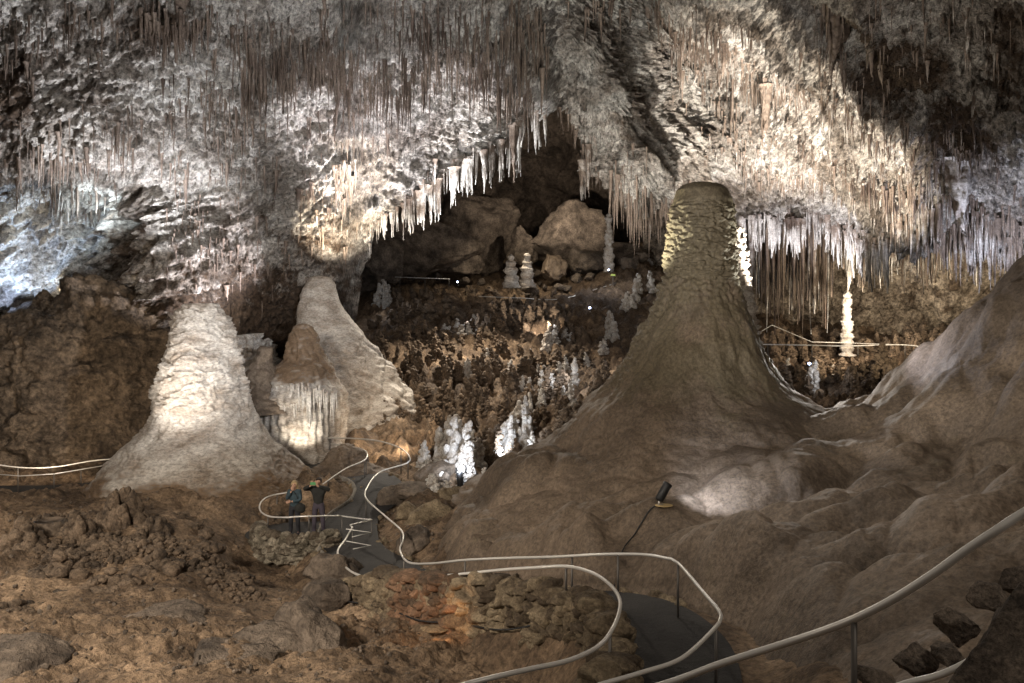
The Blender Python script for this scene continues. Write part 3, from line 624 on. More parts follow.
def lobed(seed, n, sub=2, slim=1.):
    r = np.random.default_rng(seed); V0, T0 = ico(sub); parts = []
    nst = int(r.integers(1, 4)); stems = [(r.normal() * .22 * (nst > 1), r.normal() * .22 * (nst > 1), r.uniform(.55, 1.) if i else 1.) for i in range(nst)]
    for k in range(n):
        sx, sy, sh_ = stems[k % nst]; t_ = (k / n) ; rad = (.30 * (1 - t_) ** .8 + .05) * slim; th = r.uniform(0, 6.28)
        c = np.array([sx * (1 - t_ * .4) + rad * math.cos(th) * .8, sy + rad * math.sin(th) * .8, t_ * sh_]); sc_ = r.uniform(.07, .15) * (1.15 - .4 * t_)
        V = V0 * np.array([sc_ * 1.1, sc_ * 1.1, sc_ * r.uniform(.5, .9)]); V = V * (1 + .35 * perlin(V + c, .07, seed))[:,None] + c; parts.append((V, None, T0))
    for sx, sy, sh_ in stems:
        V, q, t2 = tube([[sx, sy, -.15], [sx*.9, sy, .3 * sh_], [sx*.7, sy, .7 * sh_], [sx * .6, sy, sh_]], [.26*slim, .17*slim, .10*slim, .05*slim], 10); T_ = np.vstack([q[:,[0,1,2]], q[:,[0,2,3]], t2]); parts.append((V, None, T_))
    V, _, T = merge(parts); return V, None, T
LM = [lobed(400 + i, (60, 75, 50)[i % 3], 2, (1., .75, 1.2)[i % 3]) for i in range(9)]
for V, q, tr in LM:
    m = mesh_np('stalagmite', V, q, tr); m.materials.append(M_coral); cm_b.append(m)
    m = mesh_np('stalagmite', V, q, tr); m.materials.append(M_white); cm_w.append(m)
def coral(px, d, h, wid, white=False, label=None, group=None, i=0, z=None):
    x = (px - HX) * d / F; zz = (gz(x, d) if z is None else z) - .05
    o = bpy.data.objects.new('stalagmite', (cm_w if white else cm_b)[i % 9]); o.location = (x, d, zz); o.scale = (wid, wid, h); o.rotation_euler = (random.uniform(-.06,.06), random.uniform(-.06,.06), random.uniform(0, 6.28))
    return link(o, None, label, 'stalagmite', group)
def coral_py(px, base_py, h_px, w_px, white=True, label=None, group=None, i=0, dmin=24, dmax=95):
    """stand it on the ground where that image row meets the ground"""
    dd = ds[(ds > dmin) & (ds < dmax)]; x = (px - HX) / F
    zz = np.array([gz(x * d, d) for d in dd]); rows_ = HY - zz * F / dd; j = int(np.argmin(np.abs(rows_ - base_py))); d = dd[j]
    return coral(px, d, h_px * d / F, w_px * d / F, white, label, group, i)
n_b = 0
LB = ['brown knobbly stalagmite in the shaded thicket between the dark arch and the path', 'brown knobbly stalagmite in the thicket below the railing right of the giant stalagmite', 'brown stub stalagmite at the far edge of the thicket before the boulders']
wide = []
for k in range(640):
    u = random.random()
    if u < .62: px, d, g = random.uniform(370, 640), math.exp(random.uniform(math.log(33), math.log(66))), 0
    elif u < .9: px, d, g = random.uniform(765, 960), random.uniform(42, 62), 1
    else: px, d, g = random.uniform(380, 560), random.uniform(66, 80), 2
    if g == 0 and d < 38 and px < 425: continue
    if g == 0 and px > 520 + (60 - d) * 2 + 60: continue
    h = random.uniform(.5, 1.5) * (1.15 if g == 1 else 1) * (.8 if g == 2 else 1); wide.append((px, d, h, h * random.uniform(.55, 1.0), g))
wide.sort(key=lambda s: -s[2] / s[1])
for k, (px, d, h, w_, g) in enumerate(wide[:200]): coral(px, d, h, w_, False, LB[g], 'brown stalagmites ' + ('of the middle thicket','of the right thicket','at the far edge')[g], k)
parts = []
for k, (px, d, h, w_, g) in enumerate(wide[200:]):
    V, q, tr = CM[k % 9]; x = (px - HX) * d / F; parts.append((V * np.array([w_, w_, h]) + np.array([x, d, gz(x, d) - .05]), q, tr))
V, q, tr = merge(parts); obj('stalagmite_thicket', mesh_np('stalagmite_thicket', V, q, tr), M_coral, kind='stuff', label='mass of low brown stalagmite stubs covering the valley floor', cat='stalagmites')
W = [(430,468,26,12,0),(441,462,26,13,0),(472,456,30,13,0),(463,452,34,14,0),(480,470,24,11,0),(450,496,20,14,0),(437,500,16,12,0),(520,430,30,12,1),(512,446,34,12,1),(538,450,20,9,1),(503,478,18,10,1),(560,372,16,7,3),(586,366,14,6,3),(540,404,16,7,2),(600,352,14,6,5),(630,310,20,8,5),(636,300,22,8,5),(642,292,20,8,5),(436,436,-1,9,0),(436,478,40,14,0),(446,474,56,17,0),(458,478,66,20,0),(468,480,58,17,0),(452,446,34,13,0),(474,470,40,13,0),(432,494,22,10,0),(462,492,28,14,0),(440,490,22,12,0),(480,486,22,10,0),
     (506,458,42,14,1),(516,454,50,15,1),(524,440,44,11,1),(529,424,34,9,1),(510,440,34,11,1),(499,464,22,10,1),(534,436,26,9,1),
     (549,391,22,8,2),(543,380,16,7,2),(574,382,24,8,3),(566,404,26,8,3),(549,350,24,9,4),(556,346,22,9,4),(570,348,20,9,4),(610,338,28,10,5),(615,340,18,8,5),
     (463,334,12,7,6),(471,334,11,7,6),(476,330,16,7,6),(449,330,9,6,6),(456,330,10,6,6),(488,365,18,6,7),(462,377,20,7,7),(510,375,16,7,7),(497,378,14,6,7),(530,362,16,6,7),(527,388,14,6,7),
     (813,392,30,10,8),(858,385,18,7,8),(790,378,18,7,8),(835,380,16,7,8),(820,374,14,7,8),
     (381,305,26,9,9),(388,298,14,7,9),(590,266,9,5,10),(598,268,10,6,10),(574,278,9,6,10),(580,275,8,5,10),(625,264,14,6,10),(632,268,16,7,10),(571,266,7,5,10),(658,262,34,9,10),(650,266,20,7,10)]
WL = ['white coral-covered stalagmite in the brightest bluish-lit clump above the path bend', 'white knobbly stalagmite in the second bright clump, just right of the brightest one',
  'small white stalagmite lit on the slope left of the giant cone', 'pale stalagmite at the left foot of the giant cone', 'white lit stalagmite in the middle distance below the far railing', 'white tilted stalagmite against the left flank of the giant cone',
  'tiny white stalagmite sparkling in the row left of the middle distance', 'small lone pale stalagmite lit within the brown thicket', 'pale lit stalagmite in the thicket right of the giant stalagmite', 'pale fluted stalagmite under the left foot of the arch',
  'small white stalagmite on the far floor before the dark alcove']
for k, (px, py, h, w_, g) in enumerate([q_ for q_ in W if q_[2] > 0]):
    coral_py(px, py, h * 1.0, w_ * 1.7, True, WL[g], 'white stalagmites, clump ' + 'abcdefghijkl'[g], k, 26 if g < 2 else 34, 40 if g < 2 else 100)
def totem(px, top, bot, hw, d, label, seed, mat=M_white):
    P = lathe(None, prof_px(d, [(top, px-.5, px+.5), (top+3, px-hw*.5, px+hw*.5), ((top+bot)/2, px-hw*.8, px+hw*.8), (bot, px-hw, px+hw), (bot+4, px-hw*1.3, px+hw*1.3)]), 36, 80,
              lambda P: perlin(P, (3,3,.32*hw*d/F*1.6), seed) * .35 * hw * d / F + billow(P, hw*d/F*.5, 2, seed) * .14 * hw * d / F)
    return lathe_obj('stalagmite', P, mat, label=label, cat='stalagmite')
totem(609, 213, 268, 5, 78, 'tall ringed white stalagmite standing before the dark alcove', 3)
totem(511, 254, 284, 7, 72, 'left of the two blunt ribbed stalagmites standing on the far floor', 5, M_pale)
totem(527, 253, 284, 7, 74, 'right of the two blunt ribbed stalagmites standing on the far floor', 6, M_pale)
totem(847, 290, 352, 6, 55, 'tall ringed white stalagmite meeting the hanging column right of the giant stalagmite', 7)
xc = at(848, 215, 54.5); V, q, zz = tite_mesh(300, 14, 30, .1, .35); obj('stalactite', mesh_np('stalactite', V * np.array([.45,.45,5.4]), q, attrs={'stain': .5 + .5*zz}), M_tite, label='long straight white stalactite reaching down to the tall ringed stalagmite', cat='stalactite', loc=xc)

# ------------------------------------------------------------------ boulders
def rock_obj(name, c, size, seed, mat, label, cat='boulder', group=None, sub=5, cuts=13, rotz=0, rough=.09):
    V, T = boulder(size, sub, cuts, seed, rough); V = V * (.68 if c[1] > 60 else 1); me = mesh_np(name, V, None, T); o = obj(name, me, mat, label=label, cat=cat, group=group, loc=c); o.rotation_euler = (0, 0, rotz); return o
rock_obj('boulder', at(569,243,86), (5.6,4,5.2), 21, M_bould, 'large pointed grey boulder in the dark alcove')
rock_obj('boulder', at(480,232,92), (6.2,4,5.6), 12, M_bould, 'broad pale-edged boulder left of the pointed one in the alcove')
rock_obj('boulder', at(418,240,82), (7.6,5,5.0), 13, M_bould, 'massive brown rock block under the left rim of the arch')
rock_obj('boulder', at(385,256,78), (3.2,3,4.2), 14, M_bould, 'brown rock block at the left end of the alcove floor')
rock_obj('boulder', at(522,246,86), (2.4,2,2.6), 15, M_bould, 'small rounded boulder between the two largest ones in the alcove')
rock_obj('boulder', at(590,262,82), (3.6,2.4,2.), 16, M_bould, 'low rock slab at the foot of the pointed boulder')
rock_obj('boulder', at(462,262,84), (4.2,3,2.6), 17, M_bould, 'dark rock block below the broad boulder in the alcove')
rock_obj('boulder', at(630,255,84), (3.4,3,2.4), 18, M_bould, 'dark boulder behind the tall ringed white stalagmite')
rock_obj('boulder', at(552,268,80), (1.8,1.6,1.8), 19, M_flow, 'small brown mound on the far floor beside the railing')
for k, (px, py, d, s, lab) in enumerate([(420,494,27,(.9,.7,.35),'flat pale rock on top of the rock pile right of the path bend'),(408,516,25.4,(.6,.55,.45),'brown block on the near side of the rock pile by the path bend'),(437,478,28.5,(.7,.7,.5),'small rock behind the flat pale rock by the path bend'),
     (428,520,24.8,(.7,.6,.5),'rounded brown rock against the left foot of the flowstone'),(398,500,27.5,(.6,.5,.4),'small rock at the path edge by the bend'),(445,498,26.5,(.6,.6,.4),'small pale rock wedged behind the rounded brown one'),(413,545,22.6,(.55,.5,.45),'rough rock beside the rail dip below the rock pile')]):
    rock_obj('rock', at(px, py, d), s, 30 + k, M_rubble if k % 2 else M_bould, lab, 'rock', sub=4)
for k, (px, py, d, s, lab) in enumerate([(315,650,14.5,(.75,.7,.75),'upright grey rock block at the left end of the rubble wall'),(275,655,14.2,(.9,.7,.4),'tilted brown slab lying left of the upright block'),(230,672,13,(1.,.8,.4),'flat brown slab low on the foreground slope'),
     (150,632,16,(1.1,.8,.45),'long pale-edged slab in the middle of the foreground slope'),(60,610,17.5,(.7,.6,.35),'rounded brown rock at the left of the foreground slope'),(330,600,18.5,(.6,.5,.6),'grey rock between the terrace and the rubble wall'),(25,662,13,(1.,.8,.35),'low rock at the lower left corner'),(335,575,20.5,(.7,.5,.6),'weathered rock beside the near end of the terrace wall'),(100,665,13.4,(.6,.6,.3),'small rock near the lower left corner')]):
    rock_obj('rock', at(px, py, d) , s, 50 + k, M_bould, lab, 'rock', sub=5, rough=.1)
rock_obj('rock', at(1052,712,4.2), (.52,.6,.66), 71, M_near, 'large rough grey rock filling the lower right corner', 'rock', sub=6, cuts=7, rough=.05)
for k, (px, py, d, s, lab) in enumerate([(915,662,5.6,(.20,.2,.15),'dark angular rock next left of the corner rock'),(958,625,6.2,(.2,.25,.2),'dark block in the middle of the kerb of rocks at lower right'),(990,600,6.6,(.2,.2,.16),'dark rock at the top of the kerb of rocks at lower right'),(872,676,5.6,(.2,.2,.1),'low dark rock at the left end of the kerb of rocks'),(945,655,5.4,(.14,.16,.1),'small dark rock behind the lower handrail'),(1018,582,7,(.25,.2,.17),'dark rock where the kerb of rocks meets the right edge')]):
    rock_obj('rock', at(px, py, d), [c_ * .68 for c_ in s], 80 + k, M_near, lab, 'rock', sub=4)
for k in range(26):
    px = rng.uniform(375, 650); d = rng.uniform(72, 90); z_ = gz((px - HX) * d / F, d); s_ = rng.uniform(.5, 1.5); x_ = (px - HX) * d / F
    rock_obj('rock', (x_, d, z_ + s_ * .35 + max(0, d - 80) * .18), (s_, s_ * rng.uniform(.6, 1.), s_ * rng.uniform(.5, .9)), 300 + k, M_bould, 'angular rock in the rubble round the large boulders of the dark alcove', 'rock', 'rubble rocks in the dark alcove', sub=4, cuts=14, rotz=rng.uniform(0, 6), rough=.1)
# coral clumps on the foreground slope at left
def clump(seed, size, n):
    r = np.random.default_rng(seed); parts = []; V0, T0 = ico(3)
    for k in range(n):
        th = r.uniform(0, 6.28); u = r.uniform(0, 1) ** .6; hh = (1 - u) * r.uniform(.3, 1.0); s = r.uniform(.12, .26) * (1 - .3 * hh)
        c = np.array([u * math.cos(th) * .75, u * math.sin(th) * .75, hh]); V = V0 * s * np.array([1,1,r.uniform(.8,1.5)])
        V = V * (1 + .55 * np.clip(.7 - cells(V + c + seed, .11, seed + k), -.2, 1))[:,None]; parts.append(((V + c) * np.array(size), None, T0))
    V, q, T = merge(parts); return mesh_np('coral_clump', V, None, T)
cl = [(122,540,22,(.75,.7,1.25),44,'tallest brown coral clump, below the foot of the tall white stalagmite'),(80,555,21,(.6,.6,.9),34,'brown coral clump just left of the tallest one'),(155,550,21.3,(.6,.6,.8),34,'brown coral clump just right of the tallest one'),(22,555,20,(.9,.8,.9),44,'wide dark coral clump at the left edge'),
      (60,585,18.5,(.8,.7,.55),36,'low coral clump in front of the wide dark one'),(160,580,19,(.8,.7,.5),36,'low coral clump in front of the tallest one'),(205,560,21,(.6,.6,.4),26,'flat coral clump on the slope towards the terrace'),(200,540,22.5,(.55,.5,.35),22,'small coral clump on the bare slope below the white cone'),(110,592,18,(.7,.6,.4),30,'low coral clump in the middle of the left foreground'),
      (235,585,19.5,(.6,.5,.3),22,'small flat coral clump left of the terrace wall'),(10,610,16.5,(.6,.6,.4),26,'small coral clump at the left edge of the foreground'),(176,524,24,(.45,.4,.3),18,'tiny coral clump under the white streak of the tall cone'),(277,508,26.5,(.45,.4,.4),20,'dark coral clump inside the loop of the terrace rail')]
for k, (px, py, d, s, n, lab) in enumerate(cl):
    x = (px - HX) * d / F; me = clump(200 + k, s, n); obj('coral_clump', me, M_coral, label=lab, cat='coral clump', loc=(x, d, gz(x, d) - .08))
def scatter(name, n, region, smin, smax, sub, mat, lab, cat, mask, seed, rise=.2):
    r = np.random.default_rng(seed); parts = []; V0, T0 = ico(sub); vs = []
    for k in range(8):
        V = V0.copy()
        for _ in range(7):
            q_ = r.normal(size=3); q_ /= np.linalg.norm(q_); V -= np.maximum(0, V @ q_ - r.uniform(.5, .85))[:,None] * q_
        vs.append(V * 1.25 if mat is not M_coral else V0 * (1 + .5 * np.clip(.7 - cells(V0 + k * 3, .5, k), -.2, 1))[:,None])
    PXr = r.uniform(region[0], region[1], n * 8); Dr = np.exp(r.uniform(math.log(region[2]), math.log(region[3]), n * 8)); Xr = (PXr - HX) * Dr / F
    ok = np.flatnonzero(mask(PXr, Dr, Xr) > r.random(n * 8))[:n]
    for k in ok:
        x, d = Xr[k], Dr[k]
        s_ = smin + (smax - smin) * r.random() ** 3; V = vs[r.integers(8)] * np.array([s_, s_ * r.uniform(.7, 1.2), s_ * r.uniform(.6, 1.1)]); a_ = r.uniform(0, 6.28); cc, sn = math.cos(a_), math.sin(a_)
        parts.append((np.stack([V[:,0]*cc - V[:,1]*sn + x, V[:,0]*sn + V[:,1]*cc + d, V[:,2] + gz(x, d) + s_ * rise], -1), None, T0))
    V, _, T = merge(parts); obj(name, mesh_np(name, V, None, T), mat, kind='stuff', label=lab, cat=cat)
def off_path(px, d, x):
    a_, _ = near_path(np.stack([x, d], -1), PC, PW); b_ = np.hypot((x - PLAT_C[0]) / 2.0, (d - PLAT_C[1]) / 1.5)
    return ((a_ > .15) & (b_ > 1)).astype(float)
def pop_mask(px, d, x):
    m_ = perlin(np.stack([x, d, x * 0], -1), 2.6, 61) + 1.2 * np.exp(-((px - 90) / 95) ** 2 - ((d - 20.5) / 2.6) ** 2) - .75
    return off_path(px, d, x) * np.clip(m_ * 2.5, 0, 1)
scatter('gravel', 1500, (-60, 440, 11.5, 27), .015, .06, 1, M_bould, 'loose gravel and small stones scattered over the earthy foreground slope', 'gravel', off_path, 31)
scatter('popcorn_coral', 2200, (-60, 330, 15.5, 25), .03, .10, 2, M_coral, 'crust of brown cave popcorn covering the rough left foreground', 'cave popcorn', pop_mask, 32, .45)
def edge_mask(px, d, x):
    a_, _ = near_path(np.stack([x, d], -1), PC, PW); return ((a_ > -.08) & (a_ < .22)).astype(float) * .9 + ((a_ > -.3) & (a_ <= -.08)).astype(float) * .06
scatter('path_edge_rubble', 1500, (260, 680, 9.5, 36), .03, .13, 2, M_rubble, 'loose rubble lying along the edges of the asphalt path', 'rubble', edge_mask, 33, .3)
# old stump-like stalagmite at the left
P = lathe(None, prof_px(21.5, [(520,36,62),(524,30,66),(540,28,66),(543,24,70),(560,27,66),(585,26,68)]), 90, 60, lambda P: fbm(P, .5, 3, 5) * .1); lathe_obj('stalagmite', P, M_flow, {'stain': P[...,0]*0}, label='stubby brown stump stalagmite with a pale ringed rim among the left coral clumps', cat='stalagmite')

# ------------------------------------------------------------------ rubble walls
def rubble(name, line, heights, mats, label, cat, seed, size=.26, depth=.35, glow_span=None):
    """line: centre line of the wall's foot, heights: top z along it"""
    r = np.random.default_rng(seed); C = catmull(line, .1); s = np.concatenate([[0], np.cumsum(np.linalg.norm(np.diff(C[:,:2], axis=0), axis=1))])
    tz = np.interp(s, np.linspace(0, s[-1], len(heights)), heights); parts = [[], []]; tones = [[], []]
    root = empty(name, C[len(C)//2], label, cat); o0 = np.array(root.location)
    hmax = (tz - C[:,2]).max(); rows_ = int(math.ceil(hmax / (size * .62)))
    for i in range(rows_):
        u = r.uniform(0, size)
        while u < s[-1]:
            w = size * r.uniform(.7, 1.5); x = np.array([np.interp(u, s, C[:,k]) for k in range(3)]); top = np.interp(u, s, tz); z = x[2] + size * .62 * (i + .3)
            if z < top + .04:
                V, T = boulder((w * .62, depth * r.uniform(.75, 1.0), size * r.uniform(.42, .58)), 3, 7, int(r.integers(1e6)), .1)
                k = int(np.argmin(np.abs(s - u))); k2 = min(k + 1, len(C) - 1); k1 = max(k2 - 1, 0); ang = math.atan2(C[k2,1]-C[k1,1], C[k2,0]-C[k1,0]) + r.normal() * .15
                c, sn = math.cos(ang), math.sin(ang); V = np.stack([V[:,0]*c - V[:,1]*sn, V[:,0]*sn + V[:,1]*c, V[:,2]], -1) + np.array([x[0], x[1], z]) + r.normal(size=3) * .03 - o0
                red = glow_span is not None and glow_span[0] < u / s[-1] < glow_span[1]; parts[1 if red else 0].append((V, None, T)); tones[1 if red else 0].append(np.full(len(V), r.uniform(-.3, .9)))
            u += w * 1.0
    cx = []
    nrm = np.gradient(C[:,:2], axis=0); nrm /= np.linalg.norm(nrm, axis=1, keepdims=True); nrm = np.stack([nrm[:,1], -nrm[:,0]], 1) * depth * .52
    for k in range(9):                            # mortar body between the stones
        w_ = -1 if k < 4 else (0 if k == 4 else 1); zk = tz - .05 if 2 < k < 6 else (tz - .05) * (k / 3. if k < 4 else (8 - k) / 3.) + C[:,2] * (1 - (k / 3. if k < 4 else (8 - k) / 3.))
        cx.append(np.concatenate([C[:,:2] + nrm * w_, zk[:,None]], 1))
    B_ = np.stack(cx); B_ = B_ + (fbm(B_, .25, 3, seed) * .05)[..., None]; me = mesh_np('mortar', B_ - o0, grid_quads(9, len(C))); obj('mortar', me, mats[0], root)
    for nm, pp, m, tn in (('stonework', parts[0], mats[0], tones[0]), ('red_glow_stonework', parts[1], mats[-1], tones[1])):
        if pp: V, _, T = merge(pp); me = mesh_np(nm, V, None, T, smooth=True, attrs={'stain': np.concatenate(tn)}); obj(nm, me, m, root)
    return root
rubble('rubble_wall', [atz(338,-7.9,21.2), atz(352,-7.7,19.3), atz(385,-7.3,17.3), atz(415,-7.0,16.2), atz(452,-6.7,15.2), atz(500,-6.6,14.2), atz(548,-6.3,13.2), atz(585,-6.2,12.2), atz(610,-6.1,11.0), atz(614,-6.0,10.0), atz(600,-5.9,9.2)],
       [-7.15,-7.05,-6.6,-6.0,-5.56,-5.3,-4.98,-4.7,-4.5,-4.42,-4.4], (M_rubble, M_red_glow), 'low curving rubble wall of rough tan stones along the near path bend', 'stone wall', 5, .24, .3, (.36, .52))
rubble('terrace_wall', [at(262,535,24.9), at(256,548,24.3), at(264,558,23.7), at(285,563,23.3), at(315,563,23.3), at(338,560,23.6)],
       [-6.98,-6.9,-6.86,-6.84,-6.84,-6.9], (M_plat,), 'short rounded stone wall of the terrace on which the two people stand', 'stone wall', 9, .2, .2)
rock_obj('slab', at(436,628,15.0), (.24,.16,.05), 91, M_rubble, 'small flat tan slab at the foot of the red-lit part of the wall', 'slab', sub=3)

# ------------------------------------------------------------------ handrails
def handrail(label, pts, posts, r=.024, smooth=True, mat=M_steel, group=None, extra=None, plen=.97, step=.12):
    """pts (px,py,d); posts: indices along the points or (px,py,d,length)"""
    P = np.array([at(*p) for p in pts]); C = catmull(P, step) if smooth else P
    root = empty('handrail', P[len(P)//2] - [0,0,plen], label, 'handrail', group); o0 = np.array(root.location)
    V, q, t_ = tube(C - o0, r, 10); obj('top_rail', mesh_np('top_rail', V, q, t_), mat, root)
    for p in posts:
        if len(p) == 4: px, py, d, L = p
        else: (px, py, d), L = p, plen
        a_ = at(px, py, d) - o0; V, q, t_ = tube([a_ - [0,0,.005], a_ - [0,0,L]], r * .82, 8); obj('post', mesh_np('post', V, q, t_), M_post, root)
    for e in (extra or []):
        V, q, t_ = tube(np.array([at(*p) for p in e]) - o0, r * .7, 8); obj('mid_rail', mesh_np('mid_rail', V, q, t_), mat, root)
    return root
handrail('steel handrail along the outer edge of the path, turning sharply below the floodlight',
  [(273,440,38),(330,438,34.5),(372,440,32.5),(398,447,31),(409,456,30),(407,463,29.7),(380,472,29.4),(368,486,27.5),(366,498,26),(384,515,24),(401,530,22.3),(403,540,21.4),(400,550,20.9),(408,562,20),(430,563.5,18.6),(465,560,17),(510,558,15.8),(552,557,14.6),(600,554.5,13.6),(642,554.5,13),(665,558,12.75),(678,563,12.5),(703,592,11),(719,611,10.2),(720.5,619,10),(714,629,9.7),(682,658,8.8),(640,673,8.3),(590,688,7.9),(520,715,7.4)],
  [(330,438,34.5),(401,449,30.8),(408,457,30),(366,498,26),(401,533,22.2),(404,556,20.4),(465,560,17,.6),(572,556,14.3),(618,554.5,13.3),(678,563,12.5),(716,627,9.8)])
handrail('steel handrail on the inner edge of the path, sweeping over the rubble wall',
  [(352.5,527,23.7),(345,540,22.8),(338,550,21.8),(340,560,20.8),(352,572,19.5),(372,578,18.2),(400,578.5,17.2),(451,575,15.4),(500,570,14.2),(530,568,13.5),(566,566.5,12.8),(590,572,12.1),(607,582,11.5),(618,595,11),(620,608,10.6),(614,626,10.1),(600,645,9.3),(570,660,8.7),(530,669,8.3),(495,677,8.0),(460,686,7.8),(400,705,7.3)],
  [(352.5,527,23.7),(338.5,553,21.5),(356,574,19.2,.7),(451,575,15.4,.7),(566,566.5,12.8,.55),(610,631,9.9,1.),(485,679,7.95,.9)], r=.026)
handrail('short zigzag steel handrail with three bent bars beside the terrace',
  [(341,516,24.4),(372,520,24.6),(350,525,23.9),(353,528,23.7)], [(371.5,520,24.6),(342,516,24.4)], smooth=False, r=.02,
  extra=[[(346,529,23.3),(371,532.5,23.7),(352,537,23.2)],[(346,541,22.3),(371,545.5,22.6),(353,549,22.2)]])
handrail('steel handrail looping round the terrace in front of the two people',
  [(341,516,24.4),(320,516,23.6),(300,516.5,23.4),(284,517.5,23.6),(268,516,24.2),(260,510,25.2),(261,502,26.2),(270,496,26.9),(290,492,27.2)],
  [(277,494.5,27.1),(309,516.3,23.4,.5),(268,516,24.2,.5)])
handrail('steel handrail rising from behind the people to the far side of the path bend',
  [(323,484,27.6),(345,469,29.2),(360,462.5,30),(366.5,458,30.6),(366.5,452,31.4),(358,448,32.4),(340,445,34),(316,443,35.5),(272,442.5,38)],
  [(366.2,459,30.5),(364.5,461.5,30.1),(328,481,28.1),(315,443,35.5)])
handrail('steel handrail with two bars on the left-hand path below the brown rock face',
  [(-20,462,31),(20,467.5,31),(55,467,31.5),(100,460,32.8),(150,458,35)], [(18,467,31),(54,474,29.8,.8),(81,471,30.6,.8),(-12,463,31)], extra=[[(-20,473,29.8),(20,476,29.6),(54,474,29.8),(90,468,31),(130,461,33.5)]])
handrail('thick near handrail sweeping up across the lower right to the right edge',
  [(560,715,7.0),(665,684,6.6),(720,664,6.3),(780,645,6.0),(820,632,5.75),(854,619,5.5),(890,601,5.3),(930,576,5.1),(965,551,4.95),(1000,528,4.8),(1030,509,4.7),(1100,470,4.4)],
  [(854,621,5.5)], r=.0275, step=.06)
handrail('short lower steel handrail beside the corner rock', [(860,700,5.4),(905,684,5.2),(940,675,5.1),(975,658,5.0),(1010,632,5.0)], [(1010,632,5.0)], r=.022, step=.06)
handrail('far two-bar railing below the hanging curtain right of the giant stalagmite',
  [(745,344,46),(800,345,48),(850,346,50),(905,345,50),(945,351,48)], [(768,345,47),(812,345,48.4),(858,346,50),(905,345,50)], r=.035, extra=[[(745,341,52),(772,325,52),(812,342,52),(850,343,54),(905,345,53)]])
handrail('distant railing crossing the far floor below the two blunt stalagmites', [(395,277,76),(450,279,76)], [(400,277,76),(425,278,76),(449,279,76)], r=.035, smooth=False)
handrail('distant railing along the dark far path towards the tall ringed stalagmite', [(470,296,73),(520,298,70),(560,299,70),(600,288,73),(625,280,76)], [(500,297,71),(530,298,70),(560,299,70),(590,291,72)], r=.035)

# ------------------------------------------------------------------ lamps
def lamp_fixture(p, aim, size, label, tint=(.75,.85,1.), cable=None, plate=True, es=6):
    root = empty('floodlight', p, label, 'floodlight'); d = np.array(aim) - np.array(p); d = d / np.linalg.norm(d)
    V, q, t_ = tube([-d * size * .9, -d * size * .8, d * size * .7, d * size], [size * .26, size * .42, size * .42, size * .47], 16); obj('housing', mesh_np('housing', V, q, t_), M_black, root)
    V, q, t_ = tube([d * size * 1.0, d * size * 1.015], [size * .40, size * .40], 16); obj('lens', mesh_np('lens', V, q, t_), plain('lamp_lens', (.8,.8,.8), .2, emit=tint, es=es), root)
    V, q, t_ = tube([-d * size * .7, -d * size * .9 - np.array([0, 0, size * .35]), np.array([0, 0, -size * 1.15])], size * .1, 6); obj('bracket', mesh_np('bracket', V, q, t_), M_steel, root)
    if plate: V, T = boulder((size * .7, size * .5, size * .1), 3, 5, 3, .02); obj('base_plate', mesh_np('base_plate', V + np.array([size*.1, 0, -size * 1.2]), None, T), M_tan, root)
    return root
LP = at(663, 500, 16.8); LP[2] = max(LP[2], ez(LP[0], LP[1]) + .3)
lamp_fixture(LP, LP + np.array([.55, .35, .8]), .22, 'black tubular floodlight on a tan plate standing on the flowstone beside its cable')
cab = [LP + np.array([-.05,0,-.24])] + [np.array([(px-HX)*d/F, d, ez((px-HX)*d/F, d) + .03]) for px, d in ((650,16.8),(635,16.6),(622,16.2),(614,15.6),(606,14.9),(598,14.3))]
V, q, t_ = tube(catmull(cab, .08), .014, 6); obj('cable', mesh_np('cable', V, q, t_), M_black, label='thin black cable curving from the floodlight down the flowstone to the path', cat='cable')
L2 = at(460, 490, 27.5); L2[2] = gz(L2[0], L2[1]) + .45
lamp_fixture(L2, L2 + np.array([-.1, .3, 1.]), .26, 'small dark floodlight at the foot of the brightest white clump')
far_l = [(609,271,74,'tiny far floodlight at the foot of the tall ringed stalagmite'),(458,283,74,'tiny far floodlight beside the two blunt stalagmites, furthest left'),(590,309,60,'tiny bluish floodlight in the middle distance left of the giant cone'),(809,365,48,'tiny bluish floodlight in the thicket right of the giant cone')]
for px, py, d, lab in far_l:
    p = at(px, py, d); p[2] = max(p[2], gz(p[0], p[1]) + .3); lamp_fixture(p, p + np.array([-.2, -.9, .5]), .20, lab, (.55,.65,1.), plate=False, es=25)
# black hose at the foot of the rubble wall
hs = [atz(px, 0, d) for px, d in ((348,18.2),(385,16.9),(420,15.4),(455,14.9),(500,13.7),(540,13.1),(575,12.6))]
for h_ in hs: h_[2] = gz(h_[0], h_[1]) + .12
V, q, t_ = tube(catmull(hs, .15), .016, 6); obj('cable', mesh_np('cable', V, q, t_), M_black, label='black cable lying along the foot of the rubble wall', cat='cable')
# far sign
p = at(613, 275, 73); rs = empty('sign', p, 'tiny yellow-green sign on the far floor near the tall ringed stalagmite', 'sign')
def boxm(sx, sy, sz, c=(0,0,0)):
    V = np.array([[x,y,z] for x in (-.5,.5) for y in (-.5,.5) for z in (-.5,.5)]) * [sx,sy,sz] + np.array(c)
    return V, np.array([[0,1,3,2],[4,6,7,5],[0,4,5,1],[2,3,7,6],[0,2,6,4],[1,5,7,3]])
V, q = boxm(.4,.04,.18); obj('panel', mesh_np('panel', V, q, smooth=False), plain('sign_green', (.30,.38,.08), .6), rs)
V, q = boxm(.05,.05,.9,(0,.05,-.5)); obj('post', mesh_np('post', V, q, smooth=False), M_post, rs)

